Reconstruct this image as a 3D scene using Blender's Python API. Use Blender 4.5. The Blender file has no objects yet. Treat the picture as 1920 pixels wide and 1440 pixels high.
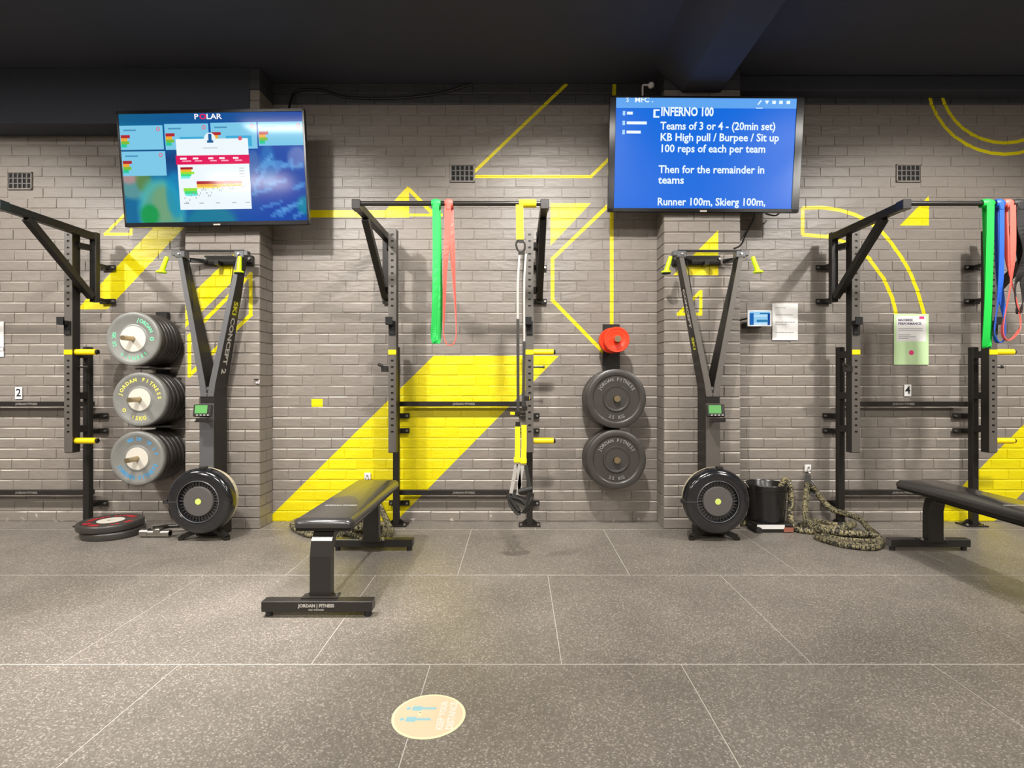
import bpy, bmesh, math, random
from mathutils import Vector, Matrix
random.seed(7)
SC = bpy.context.scene
COL = SC.collection
PI = math.pi
F, CX, CY, CH = 1035.0, 970.0, 712.0, 1.12      # focal length (px), vanishing point (px), eye height (m)

# ------------------------------------------------------------------ camera, world, lights, exposure
cam = bpy.data.cameras.new('camera'); cam.sensor_width = 36.0; cam.lens = 36.0 * F / 1920
cam.shift_x = -(CX - 960) / 1920; cam.shift_y = -(720 - CY) / 1920
cam.clip_start = 0.05
camo = bpy.data.objects.new('camera', cam); COL.objects.link(camo)
camo.location = (0, 0, CH); camo.rotation_euler = (PI / 2, 0, 0)
SC.camera = camo
SC.view_settings.view_transform = 'Standard'; SC.view_settings.look = 'None'
SC.view_settings.gamma = 1; SC.view_settings.use_curve_mapping = False
SC.view_settings.exposure = 0.0
w = bpy.data.worlds.new('world'); SC.world = w; w.use_nodes = True
w.node_tree.nodes['Background'].inputs[0].default_value = (0.9, 0.95, 1, 1)
w.node_tree.nodes['Background'].inputs[1].default_value = 0.0
LAMPS = [(-4.9, 2.1, 38), (-2.2, 2.1, 38), (0.5, 2.1, 38), (3.2, 2.1, 38),
         (-4.3, -1.2, 128), (-1.4, -1.2, 125), (1.4, -1.2, 135), (4.3, -1.2, 140)]  # back row: unseen lamps added behind the camera as fill
LZ = 3.40
SPOTS = [(-4.25, 2.15, 400, 48, 92), (-1.93, 2.15, 330, 48, 92), (0.2, 2.15, 370, 48, 92), (3.15, 2.15, 310, 48, 92), (5.6, 2.15, 300, 48, 92), (-1.45, 2.35, 620, 90, 46)]
SZ = 3.20
for lx, ly, pw, dep, ang in SPOTS:
    l = bpy.data.lights.new('spot_light', 'SPOT'); l.energy = pw; l.color = (1.0, 0.965, 0.92)
    l.spot_size = math.radians(ang); l.spot_blend = 0.45 if dep < 90 else 1.0; l.shadow_soft_size = 0.06
    o = bpy.data.objects.new('spot_light', l); COL.objects.link(o); o.location = (lx, ly, SZ)
    o.rotation_euler = (math.radians(90 - dep), 0, 0)
for lx, ly, pw in LAMPS:
    l = bpy.data.lights.new('lamp_light', 'AREA'); l.shape = 'RECTANGLE'; l.size = 1.2; l.size_y = 0.24
    l.energy = pw; l.color = (1.0, 0.95, 0.88)
    o = bpy.data.objects.new('lamp_light', l); COL.objects.link(o); o.location = (lx, ly, LZ)

# ------------------------------------------------------------------ helpers
def W(px, py, y):
    return Vector(((px - CX) * y / F, y, CH - (py - CY) * y / F))

def srgb(r, g, b):
    def f(c):
        c /= 255.0
        return c / 12.92 if c <= 0.04045 else ((c + 0.055) / 1.055) ** 2.4
    return (f(r), f(g), f(b), 1.0)

def mat(name, col, rough=0.5, metal=0.0, spec=0.5, emit=0.0, noise=0.0, nscale=40, bump=0.0, coat=0.0, alpha=1.0):
    m = bpy.data.materials.new(name); m.use_nodes = True
    nt = m.node_tree; b = nt.nodes['Principled BSDF']
    b.inputs['Base Color'].default_value = col
    b.inputs['Roughness'].default_value = rough; b.inputs['Metallic'].default_value = metal
    b.inputs['Specular IOR Level'].default_value = spec
    b.inputs['Coat Weight'].default_value = coat
    if emit:
        b.inputs['Emission Color'].default_value = col; b.inputs['Emission Strength'].default_value = emit
    if noise or bump:
        g = nt.nodes.new('ShaderNodeNewGeometry'); n = nt.nodes.new('ShaderNodeTexNoise')
        n.inputs['Scale'].default_value = nscale; n.inputs['Detail'].default_value = 4
        nt.links.new(g.outputs['Position'], n.inputs['Vector'])
        if noise:
            mx = nt.nodes.new('ShaderNodeMix'); mx.data_type = 'RGBA'
            mx.inputs[6].default_value = tuple(c * (1 - noise) for c in col[:3]) + (1,)
            mx.inputs[7].default_value = tuple(min(1, c * (1 + noise)) for c in col[:3]) + (1,)
            nt.links.new(n.outputs[0], mx.inputs[0]); nt.links.new(mx.outputs[2], b.inputs['Base Color'])
        if bump:
            bp = nt.nodes.new('ShaderNodeBump'); bp.inputs['Strength'].default_value = bump
            bp.inputs['Distance'].default_value = 0.002
            nt.links.new(n.outputs[0], bp.inputs['Height']); nt.links.new(bp.outputs[0], b.inputs['Normal'])
    return m

def screen_mat(name, col, strength=1.0):
    m = mat(name, (0.004, 0.004, 0.005, 1), rough=0.07, spec=0.5)
    b = m.node_tree.nodes['Principled BSDF']
    b.inputs['Emission Color'].default_value = col; b.inputs['Emission Strength'].default_value = strength
    return m

class MB:
    """collects simple solids into one mesh"""
    def __init__(s):
        s.v = []; s.f = []; s.m = []; s.s = []; s.uv = None
    def add(s, vs, fs, mi=0, sm=False, M=None):
        o = len(s.v)
        for v in vs:
            v = Vector(v)
            s.v.append(tuple(M @ v if M else v))
        for f in fs:
            s.f.append(tuple(i + o for i in f)); s.m.append(mi); s.s.append(sm)
        return s
    def box(s, c, d, M=None, mi=0, ch=0.0):
        x, y, z = d[0] / 2, d[1] / 2, d[2] / 2
        if ch <= 0:
            vs = [(c[0] + i * x, c[1] + j * y, c[2] + k * z) for k in (-1, 1) for j in (-1, 1) for i in (-1, 1)]
            return s.add(vs, [(0, 2, 3, 1), (4, 5, 7, 6), (0, 1, 5, 4), (2, 6, 7, 3), (0, 4, 6, 2), (1, 3, 7, 5)], mi, False, M)
        bm = bmesh.new(); bmesh.ops.create_cube(bm, size=1.0)
        for v in bm.verts: v.co = Vector((v.co.x * d[0], v.co.y * d[1], v.co.z * d[2]))
        bmesh.ops.bevel(bm, geom=list(bm.edges), offset=min(ch, 0.45 * min(d)), segments=1 if ch < 0.006 else 3, affect='EDGES', profile=0.5)
        vs = [v.co + Vector(c) for v in bm.verts]; bm.verts.index_update()
        fs = [tuple(v.index for v in f.verts) for f in bm.faces]; bm.free()
        return s.add(vs, fs, mi, False, M)
    def bar(s, a, b, wx, wz, up=(0, 0, 1), mi=0, ch=0.0):
        """box from a to b with section wx (sideways) by wz (along up)"""
        a, b = Vector(a), Vector(b); t = (b - a); L = t.length; t.normalize()
        u = Vector(up); u = (u - t * u.dot(t)).normalized(); r = t.cross(u)
        M = Matrix.Translation((a + b) / 2) @ Matrix((r, t, u)).transposed().to_4x4()
        return s.box((0, 0, 0), (wx, L, wz), M, mi, ch)
    def lathe(s, prof, c=(0, 0, 0), axis='Y', seg=40, mi=0, sm=True, M=None, closed=False):
        """prof: list of (t along axis, radius)"""
        vs = []; n = len(prof)
        for i in range(seg):
            a = 2 * PI * i / seg; ca, sa = math.cos(a), math.sin(a)
            for t, r in prof:
                if axis == 'Y': p = (c[0] + r * ca, c[1] + t, c[2] + r * sa)
                elif axis == 'Z': p = (c[0] + r * ca, c[1] + r * sa, c[2] + t)
                else: p = (c[0] + t, c[1] + r * ca, c[2] + r * sa)
                vs.append(p)
        fs = []
        for i in range(seg):
            j = (i + 1) % seg
            for k in range(n - 1):
                fs.append((i * n + k, i * n + k + 1, j * n + k + 1, j * n + k))
        if not closed:
            if prof[0][1] > 1e-6: fs.append(tuple(i * n for i in range(seg)))
            if prof[-1][1] > 1e-6: fs.append(tuple(i * n + n - 1 for i in reversed(range(seg))))
        return s.add(vs, fs, mi, sm, M)
    def cyl(s, a, b, r, seg=16, mi=0, r2=None):
        a, b = Vector(a), Vector(b); t = (b - a); L = t.length; t.normalize()
        h = Vector((0, 0, 1)) if abs(t.z) < 0.9 else Vector((1, 0, 0))
        u = t.cross(h).normalized(); v = t.cross(u)
        r2 = r if r2 is None else r2
        vs = []
        for i in range(seg):
            q = 2 * PI * i / seg; d = u * math.cos(q) + v * math.sin(q)
            vs += [a + d * r, b + d * r2]
        fs = [(2 * i, 2 * i + 1, 2 * ((i + 1) % seg) + 1, 2 * ((i + 1) % seg)) for i in range(seg)]
        s.add(vs, fs, mi, True)
        s.add([vs[2 * i] for i in range(seg)], [tuple(range(seg))], mi)
        s.add([vs[2 * i + 1] for i in range(seg)], [tuple(reversed(range(seg)))], mi)
        return s
    def tube(s, pts, r, seg=8, mi=0, samples=6, closed=False):
        P = smooth(pts, samples, closed); n = len(P)
        T = [(P[min(i + 1, n - 1)] - P[max(i - 1, 0)]).normalized() for i in range(n)]
        u = T[0].cross(Vector((0.3, 0.2, 1))).normalized(); vs = []; uv = []
        L = 0
        for i in range(n):
            u = (u - T[i] * u.dot(T[i])).normalized(); v = T[i].cross(u)
            if i: L += (P[i] - P[i - 1]).length
            for k in range(seg):
                q = 2 * PI * k / seg
                vs.append(P[i] + (u * math.cos(q) + v * math.sin(q)) * r); uv.append((k / seg, L))
        fs = [(i * seg + k, i * seg + (k + 1) % seg, (i + 1) * seg + (k + 1) % seg, (i + 1) * seg + k) for i in range(n - 1) for k in range(seg)]
        fs += [tuple(reversed(range(seg))), tuple((n - 1) * seg + k for k in range(seg))]
        if s.uv is None: s.uv = {}
        o = len(s.v)
        for i, q in enumerate(uv): s.uv[o + i] = q
        return s.add(vs, fs, mi, True)
    def ribbon(s, pts, wd, width, th=0.005, mi=0, samples=6):
        """flat strap along pts; wd = direction of its width (one vector or one per point)"""
        ws = wd if isinstance(wd, list) else [wd] * len(pts)
        P = smooth(pts, samples); Q = smooth([Vector(a) for a in ws], samples)
        wv = width if isinstance(width, list) else [width] * len(pts)
        R = smooth([Vector((a, 0, 0)) for a in wv], samples)
        n = len(P); vs = []
        for i in range(n):
            t = (P[min(i + 1, n - 1)] - P[max(i - 1, 0)]).normalized()
            d = Q[i] - t * Q[i].dot(t)
            d = d.normalized() if d.length > 1e-5 else Vector((1, 0, 0))
            m = t.cross(d); h = R[i].x / 2
            vs += [P[i] + d * h + m * th / 2, P[i] - d * h + m * th / 2, P[i] - d * h - m * th / 2, P[i] + d * h - m * th / 2]
        fs = []
        for i in range(n - 1):
            for k in range(4):
                a, b = i * 4 + k, i * 4 + (k + 1) % 4
                fs.append((a, b, b + 4, a + 4))
        fs += [(0, 3, 2, 1), (4 * n - 4, 4 * n - 3, 4 * n - 2, 4 * n - 1)]
        return s.add(vs, fs, mi, False)
    def prism(s, poly, a, b, axis='Y', mi=0, M=None):
        """poly: 2-D outline; extruded from a to b along axis (Y: poly is xz, X: poly is yz, Z: poly is xy)"""
        def P(p, t):
            return {'Y': (p[0], t, p[1]), 'X': (t, p[0], p[1]), 'Z': (p[0], p[1], t)}[axis]
        n = len(poly)
        vs = [P(p, a) for p in poly] + [P(p, b) for p in poly]
        fs = [tuple(range(n)), tuple(reversed(range(n, 2 * n)))] + [(i, i + n, (i + 1) % n + n, (i + 1) % n) for i in range(n)]
        return s.add(vs, fs, mi, False, M)

def smooth(pts, k=6, closed=False):
    P = [Vector(p) for p in pts]
    if len(P) < 3 or k <= 1: return P
    out = []
    for i in range(len(P) - 1):
        p0 = P[i - 1] if i > 0 else P[0] * 2 - P[1]
        p1, p2 = P[i], P[i + 1]
        p3 = P[i + 2] if i + 2 < len(P) else P[-1] * 2 - P[-2]
        for j in range(k):
            t = j / k
            out.append(0.5 * ((2 * p1) + (p2 - p0) * t + (2 * p0 - 5 * p1 + 4 * p2 - p3) * t * t + (3 * p1 - p0 - 3 * p2 + p3) * t ** 3))
    out.append(P[-1])
    return out

def obj(name, mb, mats, parent=None, fix=True):
    me = bpy.data.meshes.new(name)
    me.from_pydata(mb.v, [], mb.f)
    for m in (mats if isinstance(mats, (list, tuple)) else [mats]): me.materials.append(m)
    me.polygons.foreach_set('material_index', mb.m)
    me.polygons.foreach_set('use_smooth', mb.s)
    if mb.uv:
        ul = me.uv_layers.new(name='UVMap')
        for lp in me.loops:
            ul.data[lp.index].uv = mb.uv.get(lp.vertex_index, (0, 0))
    if fix:
        bm = bmesh.new(); bm.from_mesh(me); bmesh.ops.recalc_face_normals(bm, faces=list(bm.faces)); bm.to_mesh(me); bm.free()
    if any(mb.s):
        try: me.set_sharp_from_angle(angle=0.7)
        except Exception: pass
    me.update()
    o = bpy.data.objects.new(name, me); COL.objects.link(o)
    if parent is not None: o.parent = parent
    return o

def split(name, mb, mats, parent=None):
    """one object per loose solid in mb"""
    key = lambda v: (round(v[0], 5), round(v[1], 5), round(v[2], 5))
    par = list(range(len(mb.v)))
    def find(a):
        while par[a] != a: par[a] = par[par[a]]; a = par[a]
        return a
    seen = {}
    for i, v in enumerate(mb.v):
        k = key(v)
        if k in seen: par[find(i)] = find(seen[k])
        else: seen[k] = i
    for f in mb.f:
        for i in f[1:]: par[find(i)] = find(f[0])
    groups = {}
    for fi, f in enumerate(mb.f): groups.setdefault(find(f[0]), []).append(fi)
    out = []
    for fl_ in groups.values():
        m2 = MB(); ix = {}
        for fi in fl_:
            nf = []
            for i in mb.f[fi]:
                if i not in ix: ix[i] = len(m2.v); m2.v.append(mb.v[i])
                nf.append(ix[i])
            m2.f.append(tuple(nf)); m2.m.append(mb.m[fi]); m2.s.append(mb.s[fi])
        if mb.uv: m2.uv = {ix[i]: mb.uv[i] for i in ix if i in mb.uv}
        out.append(obj(name, m2, mats, parent))
    return out

def tag(o, label=None, cat=None, group=None, kind=None):
    if label: o['label'] = label
    if cat: o['category'] = cat
    if group: o['group'] = group
    if kind: o['kind'] = kind
    return o

def thing(name, loc, label, cat, group=None, rz=0.0):
    o = bpy.data.objects.new(name, None); o.empty_display_size = 0.1; COL.objects.link(o)
    o.location = loc; o.rotation_euler = (0, 0, rz)
    return tag(o, label, cat, group)

def dup(root, loc, label, rz=0.0):
    r = root.copy(); COL.objects.link(r); r.location = loc; r.rotation_euler = (0, 0, rz); r['label'] = label
    for ch in list(root.children):
        c = ch.copy(); COL.objects.link(c); c.parent = r
        for g in list(ch.children):
            d = g.copy(); COL.objects.link(d); d.parent = c
    return r

def text_geo(body, size, align='CENTER', bold=0.0, spacing=1.0):
    cu = bpy.data.curves.new('t', 'FONT'); cu.body = body; cu.size = size; cu.align_x = align; cu.align_y = 'CENTER'
    cu.offset = bold; cu.space_character = spacing; cu.resolution_u = 2
    o = bpy.data.objects.new('t', cu); COL.objects.link(o)
    dg = bpy.context.evaluated_depsgraph_get()
    me = bpy.data.meshes.new_from_object(o.evaluated_get(dg))
    vs = [v.co.copy() for v in me.vertices]; fs = [tuple(p.vertices) for p in me.polygons]
    bpy.data.objects.remove(o); bpy.data.curves.remove(cu); bpy.data.meshes.remove(me)
    return vs, fs

FRONT = Matrix.Rotation(PI / 2, 4, 'X')          # letters in the XZ plane, facing -Y
def text_into(mb, body, size, M, align='CENTER', bold=0.0, spacing=1.0, mi=0):
    vs, fs = text_geo(body, size, align, bold, spacing)
    mb.add(vs, fs, mi, False, M)

def arc_text(mb, body, size, radius, a0, a1, M, bold=0.0, flip=False):
    """letters around a circle in local XY, from angle a0 to a1 (degrees, 90 = top)"""
    n = len(body)
    for i, ch in enumerate(body):
        if ch == ' ': continue
        a = math.radians(a0 + (a1 - a0) * (i / max(1, n - 1)))
        rot = a - PI / 2 + (PI if flip else 0)
        text_into(mb, ch, size, M @ Matrix.Translation((radius * math.cos(a), radius * math.sin(a), 0)) @ Matrix.Rotation(rot, 4, 'Z'), bold=bold)

# ------------------------------------------------------------------ materials
M_black = mat('black_powder_coat', (0.017, 0.0145, 0.0125, 1), rough=0.42, spec=0.35)
M_black2 = mat('black_metal_satin', (0.02, 0.0175, 0.0155, 1), rough=0.3, spec=0.5)
M_upright = mat('dark_grey_steel', (0.12, 0.108, 0.095, 1), rough=0.4, metal=0.2)
M_hole = mat('hole_dark', (0.004, 0.004, 0.004, 1), rough=0.8)
M_bolt = mat('zinc_bolt', (0.6, 0.58, 0.55, 1), rough=0.3, metal=0.9)
M_chrome = mat('chrome_steel', (0.45, 0.42, 0.38, 1), rough=0.3, metal=1.0)
M_peg = mat('worn_steel_sleeve', (0.42, 0.33, 0.2, 1), rough=0.32, metal=0.9)
M_yel = mat('yellow_plastic', srgb(250, 214, 10), rough=0.4)
M_yelstrap = mat('yellow_webbing', srgb(250, 232, 20), rough=0.7)
M_neon = mat('neon_handle', srgb(205, 240, 0), rough=0.4)
M_rubber = mat('black_rubber', (0.02, 0.019, 0.018, 1), rough=0.55, noise=0.3, nscale=60)
M_plate = mat('sheen_grey_bumper', (0.2, 0.2, 0.185, 1), rough=0.36, spec=0.6, noise=0.2, nscale=12)  # grey raised to put the light's sheen into the front plates' colour
M_plated = mat('dark_bumper', (0.042, 0.037, 0.033, 1), rough=0.36, spec=0.6, noise=0.25, nscale=18)
M_platehub = mat('dark_plate_centre', (0.075, 0.07, 0.065, 1), rough=0.3, metal=0.4)
M_hub = mat('plate_steel_hub', (0.62, 0.585, 0.51, 1), rough=0.5, metal=0.0)
M_red = mat('red_change_plate', srgb(250, 62, 28), rough=0.4)
M_white = mat('white_paint', (0.78, 0.77, 0.75, 1), rough=0.5)
M_lwhite = mat('white_lettering', (0.62, 0.6, 0.56, 1), rough=0.5)
M_grey = mat('grey_print', (0.3, 0.3, 0.3, 1), rough=0.6)
M_cast = mat('tv_casing', (0.008, 0.008, 0.01, 1), rough=0.18, spec=0.6)
M_vinyl = mat('black_vinyl', (0.03, 0.028, 0.026, 1), rough=0.24, spec=0.8, coat=0.3)
M_label = mat('label_silver', (0.45, 0.42, 0.38, 1), rough=0.45)
M_paper = mat('paper_white', (0.83, 0.82, 0.8, 1), rough=0.7)
M_ceil = mat('ceiling_black_paint', (0.038, 0.041, 0.056, 1), rough=0.75, noise=0.1, nscale=3)
M_side = mat('side_wall_paint', (0.2, 0.185, 0.17, 1), rough=0.6)
M_cord = mat('black_cable', (0.012, 0.012, 0.013, 1), rough=0.5)

YEL = srgb(228, 212, 0)
def mural_material(polys, name):
    """painted brick; polys = convex outlines in world x,z painted yellow on it"""
    m = bpy.data.materials.new(name); m.use_nodes = True
    nt = m.node_tree; N = nt.nodes; Lk = nt.links; b = N['Principled BSDF']
    g = N.new('ShaderNodeNewGeometry'); pos = g.outputs['Position']
    n1 = N.new('ShaderNodeTexNoise'); n1.inputs['Scale'].default_value = 2.3; n1.inputs['Detail'].default_value = 5
    n2 = N.new('ShaderNodeTexNoise'); n2.inputs['Scale'].default_value = 45; n2.inputs['Detail'].default_value = 4
    st = N.new('ShaderNodeVectorMath'); st.operation = 'MULTIPLY'; st.inputs[1].default_value = (0.35, 1, 1)
    Lk.new(pos, st.inputs[0])
    Lk.new(pos, n1.inputs['Vector']); Lk.new(st.outputs[0], n2.inputs['Vector'])
    mx = N.new('ShaderNodeMix'); mx.data_type = 'RGBA'
    mx.inputs[6].default_value = (0.185, 0.161, 0.139, 1); mx.inputs[7].default_value = (0.30, 0.265, 0.232, 1)
    ad = N.new('ShaderNodeMath'); ad.operation = 'MULTIPLY_ADD'; ad.inputs[1].default_value = 0.55; ad.inputs[2].default_value = 0.22
    Lk.new(n2.outputs[0], ad.inputs[0])
    Lk.new(ad.outputs[0], mx.inputs[0])
    # black ceiling paint carried down over the top courses
    sp = N.new('ShaderNodeSeparateXYZ'); Lk.new(pos, sp.inputs[0])
    gt = N.new('ShaderNodeMath'); gt.operation = 'GREATER_THAN'; gt.inputs[1].default_value = 3.295; Lk.new(sp.outputs[2], gt.inputs[0])
    mk = N.new('ShaderNodeMix'); mk.data_type = 'RGBA'; mk.inputs[7].default_value = (0.06, 0.06, 0.068, 1)
    Lk.new(gt.outputs[0], mk.inputs[0]); Lk.new(mx.outputs[2], mk.inputs[6])
    # pale chips where the paint has come off near the floor
    ch = N.new('ShaderNodeTexNoise'); ch.inputs['Scale'].default_value = 9; ch.inputs['Detail'].default_value = 8; ch.inputs['Roughness'].default_value = 0.7
    Lk.new(pos, ch.inputs['Vector'])
    zr = N.new('ShaderNodeMapRange'); zr.inputs[1].default_value = 0.0; zr.inputs[2].default_value = 0.16; zr.inputs[3].default_value = 0.10; zr.inputs[4].default_value = -0.12
    Lk.new(sp.outputs[2], zr.inputs[0])
    ca = N.new('ShaderNodeMath'); ca.operation = 'ADD'; Lk.new(ch.outputs[0], ca.inputs[0]); Lk.new(zr.outputs[0], ca.inputs[1])
    cg = N.new('ShaderNodeMath'); cg.operation = 'GREATER_THAN'; cg.inputs[1].default_value = 0.70; Lk.new(ca.outputs[0], cg.inputs[0])
    mc = N.new('ShaderNodeMix'); mc.data_type = 'RGBA'; mc.inputs[7].default_value = (0.55, 0.5, 0.45, 1)
    Lk.new(cg.outputs[0], mc.inputs[0]); Lk.new(mk.outputs[2], mc.inputs[6])
    col = mc.outputs[2]
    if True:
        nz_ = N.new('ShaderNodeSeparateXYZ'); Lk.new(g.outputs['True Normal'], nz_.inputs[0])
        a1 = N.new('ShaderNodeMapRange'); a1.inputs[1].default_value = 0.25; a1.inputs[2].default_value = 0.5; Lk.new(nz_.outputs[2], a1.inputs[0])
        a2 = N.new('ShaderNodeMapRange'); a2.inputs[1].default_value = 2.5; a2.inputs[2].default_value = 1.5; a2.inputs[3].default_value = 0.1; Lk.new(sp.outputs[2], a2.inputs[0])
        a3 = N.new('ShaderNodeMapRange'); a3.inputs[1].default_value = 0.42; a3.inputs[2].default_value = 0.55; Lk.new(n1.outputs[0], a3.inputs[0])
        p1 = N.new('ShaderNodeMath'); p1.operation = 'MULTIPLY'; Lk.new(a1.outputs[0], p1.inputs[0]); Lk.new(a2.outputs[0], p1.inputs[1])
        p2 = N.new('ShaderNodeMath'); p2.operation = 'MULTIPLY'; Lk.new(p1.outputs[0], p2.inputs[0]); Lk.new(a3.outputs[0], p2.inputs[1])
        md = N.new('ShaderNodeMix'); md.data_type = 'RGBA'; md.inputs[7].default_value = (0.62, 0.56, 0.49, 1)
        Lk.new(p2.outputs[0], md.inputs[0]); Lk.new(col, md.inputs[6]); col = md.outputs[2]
    best = None
    for P in polys:
        cen = (sum(p[0] for p in P) / len(P), sum(p[1] for p in P) / len(P)); cur = None
        for i in range(len(P)):
            a, c = P[i], P[(i + 1) % len(P)]
            nx, nz = -(c[1] - a[1]), c[0] - a[0]; L = math.hypot(nx, nz)
            if L < 1e-6: continue
            nx /= L; nz /= L
            if nx * (cen[0] - a[0]) + nz * (cen[1] - a[1]) < 0: nx, nz = -nx, -nz
            d = N.new('ShaderNodeVectorMath'); d.operation = 'DOT_PRODUCT'; d.inputs[1].default_value = (nx, 0, nz)
            Lk.new(pos, d.inputs[0])
            s = N.new('ShaderNodeMath'); s.operation = 'SUBTRACT'; s.inputs[1].default_value = nx * a[0] + nz * a[1]
            Lk.new(d.outputs['Value'], s.inputs[0])
            if cur is None: cur = s.outputs[0]
            else:
                q = N.new('ShaderNodeMath'); q.operation = 'MINIMUM'; Lk.new(cur, q.inputs[0]); Lk.new(s.outputs[0], q.inputs[1]); cur = q.outputs[0]
        if best is None: best = cur
        else:
            q = N.new('ShaderNodeMath'); q.operation = 'MAXIMUM'; Lk.new(best, q.inputs[0]); Lk.new(cur, q.inputs[1]); best = q.outputs[0]
    if best is not None:
        g2 = N.new('ShaderNodeMath'); g2.operation = 'GREATER_THAN'; g2.inputs[1].default_value = 0; Lk.new(best, g2.inputs[0])
        my = N.new('ShaderNodeMix'); my.data_type = 'RGBA'; my.inputs[7].default_value = YEL
        Lk.new(g2.outputs[0], my.inputs[0]); Lk.new(col, my.inputs[6]); col = my.outputs[2]
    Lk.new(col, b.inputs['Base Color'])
    b.inputs['Roughness'].default_value = 0.42
    bp = N.new('ShaderNodeBump'); bp.inputs['Strength'].default_value = 0.7; bp.inputs['Distance'].default_value = 0.004
    Lk.new(n2.outputs[0], bp.inputs['Height']); Lk.new(bp.outputs[0], b.inputs['Normal'])
    return m

def to_wall(pts, y):
    return [((p[0] - CX) * y / F, CH - (p[1] - CY) * y / F) for p in pts]
def stroke(pts, wpx, y):
    Q = to_wall(pts, y); h = wpx * y / F / 2; out = []
    for i in range(len(Q) - 1):
        a, b = Q[i], Q[i + 1]; dx, dz = b[0] - a[0], b[1] - a[1]; L = math.hypot(dx, dz); dx /= L; dz /= L
        e0 = h * 0.9 if i > 0 else 0; e1 = h * 0.9 if i < len(Q) - 2 else 0
        if len(Q) > 6: e0 *= 0.25; e1 *= 0.25
        a = (a[0] - dx * e0, a[1] - dz * e0); b = (b[0] + dx * e1, b[1] + dz * e1)
        out.append([(a[0] - dz * h, a[1] + dx * h), (b[0] - dz * h, b[1] + dx * h), (b[0] + dz * h, b[1] - dx * h), (a[0] + dz * h, a[1] - dx * h)])
    return out
YW, YP = 4.36, 4.14
def fill(pts, y): return [to_wall(pts, y)]
def circ(cx, cy, rx, ry, a0, a1, n=14):
    return [(cx + rx * math.cos(math.radians(a0 + (a1 - a0) * i / n)), cy + ry * math.sin(math.radians(a0 + (a1 - a0) * i / n))) for i in range(n + 1)]
WALL_POLYS = (
    fill([(505, 970), (813, 667), (1048, 667), (742, 978), (505, 982)], YW)
    + fill([(480, 394), (767, 394), (767, 408), (480, 408)], YW)
    + fill([(722, 395), (764, 349), (767, 352), (767, 395)], YW)
    + stroke([(765, 353), (814, 403)], 7, YW) + stroke([(760, 403), (830, 403)], 5, YW)
    + stroke([(1063, 157), (880, 331), (1108, 331), (1150, 290)], 6, YW)
    + stroke([(1152, 158), (1147, 300), (1147, 612)], 7, YW)
    + fill([(1032, 381), (1108, 381), (1032, 461)], YW)
    + stroke([(1150, 376), (1036, 485), (1036, 563), (1133, 662)], 7, YW)
    + fill([(584, 748), (605, 748), (605, 763), (584, 763)], YW)
    + fill([(300, 413), (358, 413), (201, 580), (144, 580)], YW)
    + stroke([(245, 391), (197, 439), (246, 439), (246, 385)], 5, YW)
    + stroke([(1562, 445), (1505, 440), (1505, 390), (1540, 389), (1575, 394), (1604, 403), (1630, 416), (1652, 434), (1671, 455), (1690, 482), (1706, 510), (1720, 545), (1733, 588), (1736, 600)], 7, YW)
    + stroke([(1550, 442), (1590, 456), (1630, 485), (1657, 523), (1673, 558), (1683, 600)], 7, YW)
    + fill([(1687, 423), (1742, 423), (1742, 367)], YW)
    + stroke(circ(1884, 147, 146, 142, 180, 40), 6, YW) + stroke(circ(1884, 147, 123, 121, 180, 40), 6, YW)
    + fill([(1736, 980), (1862, 980), (2040, 801), (2040, 675)], YW))
PIL1_POLYS = (fill([(347, 563), (440, 474), (440, 524), (347, 615)], YP)
    + stroke([(470, 514), (470, 590), (355, 704), (355, 630), (470, 514), (470, 530)], 7, YP))
PIL2_POLYS = (fill([(1262, 516), (1347, 516), (1347, 431)], YP)
    + stroke([(1314, 544), (1314, 589), (1272, 589), (1314, 546)], 6, YP))

_mm = {}
def brick_mat(key, polys, x0, x1, z0, z1):
    hit = []
    for i, P in enumerate(polys):
        xs = [p[0] for p in P]; zs = [p[1] for p in P]
        if max(xs) < x0 or min(xs) > x1 or max(zs) < z0 or min(zs) > z1: continue
        # separating test against the polygon's own edges
        cen = (sum(xs) / len(P), sum(zs) / len(P)); out = False
        for j in range(len(P)):
            a, c = P[j], P[(j + 1) % len(P)]
            nx, nz = -(c[1] - a[1]), c[0] - a[0]
            if nx * (cen[0] - a[0]) + nz * (cen[1] - a[1]) < 0: nx, nz = -nx, -nz
            if all(nx * (q[0] - a[0]) + nz * (q[1] - a[1]) < 0 for q in ((x0, z0), (x1, z0), (x0, z1), (x1, z1))): out = True; break
        if not out: hit.append(i)
    k = (key if hit else '', tuple(hit))
    if k not in _mm: _mm[k] = mural_material([polys[i] for i in hit], 'painted_brick' if not hit else 'painted_brick_mural')
    return _mm[k]

# ------------------------------------------------------------------ the room
X0, X1, Y0, ZC = -6.6, 6.6, -3.6, 3.46
def struct(name, mb, m, parent=None):
    o = obj(name, mb, m, parent)
    if parent is None: o['kind'] = 'structure'
    return o
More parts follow.
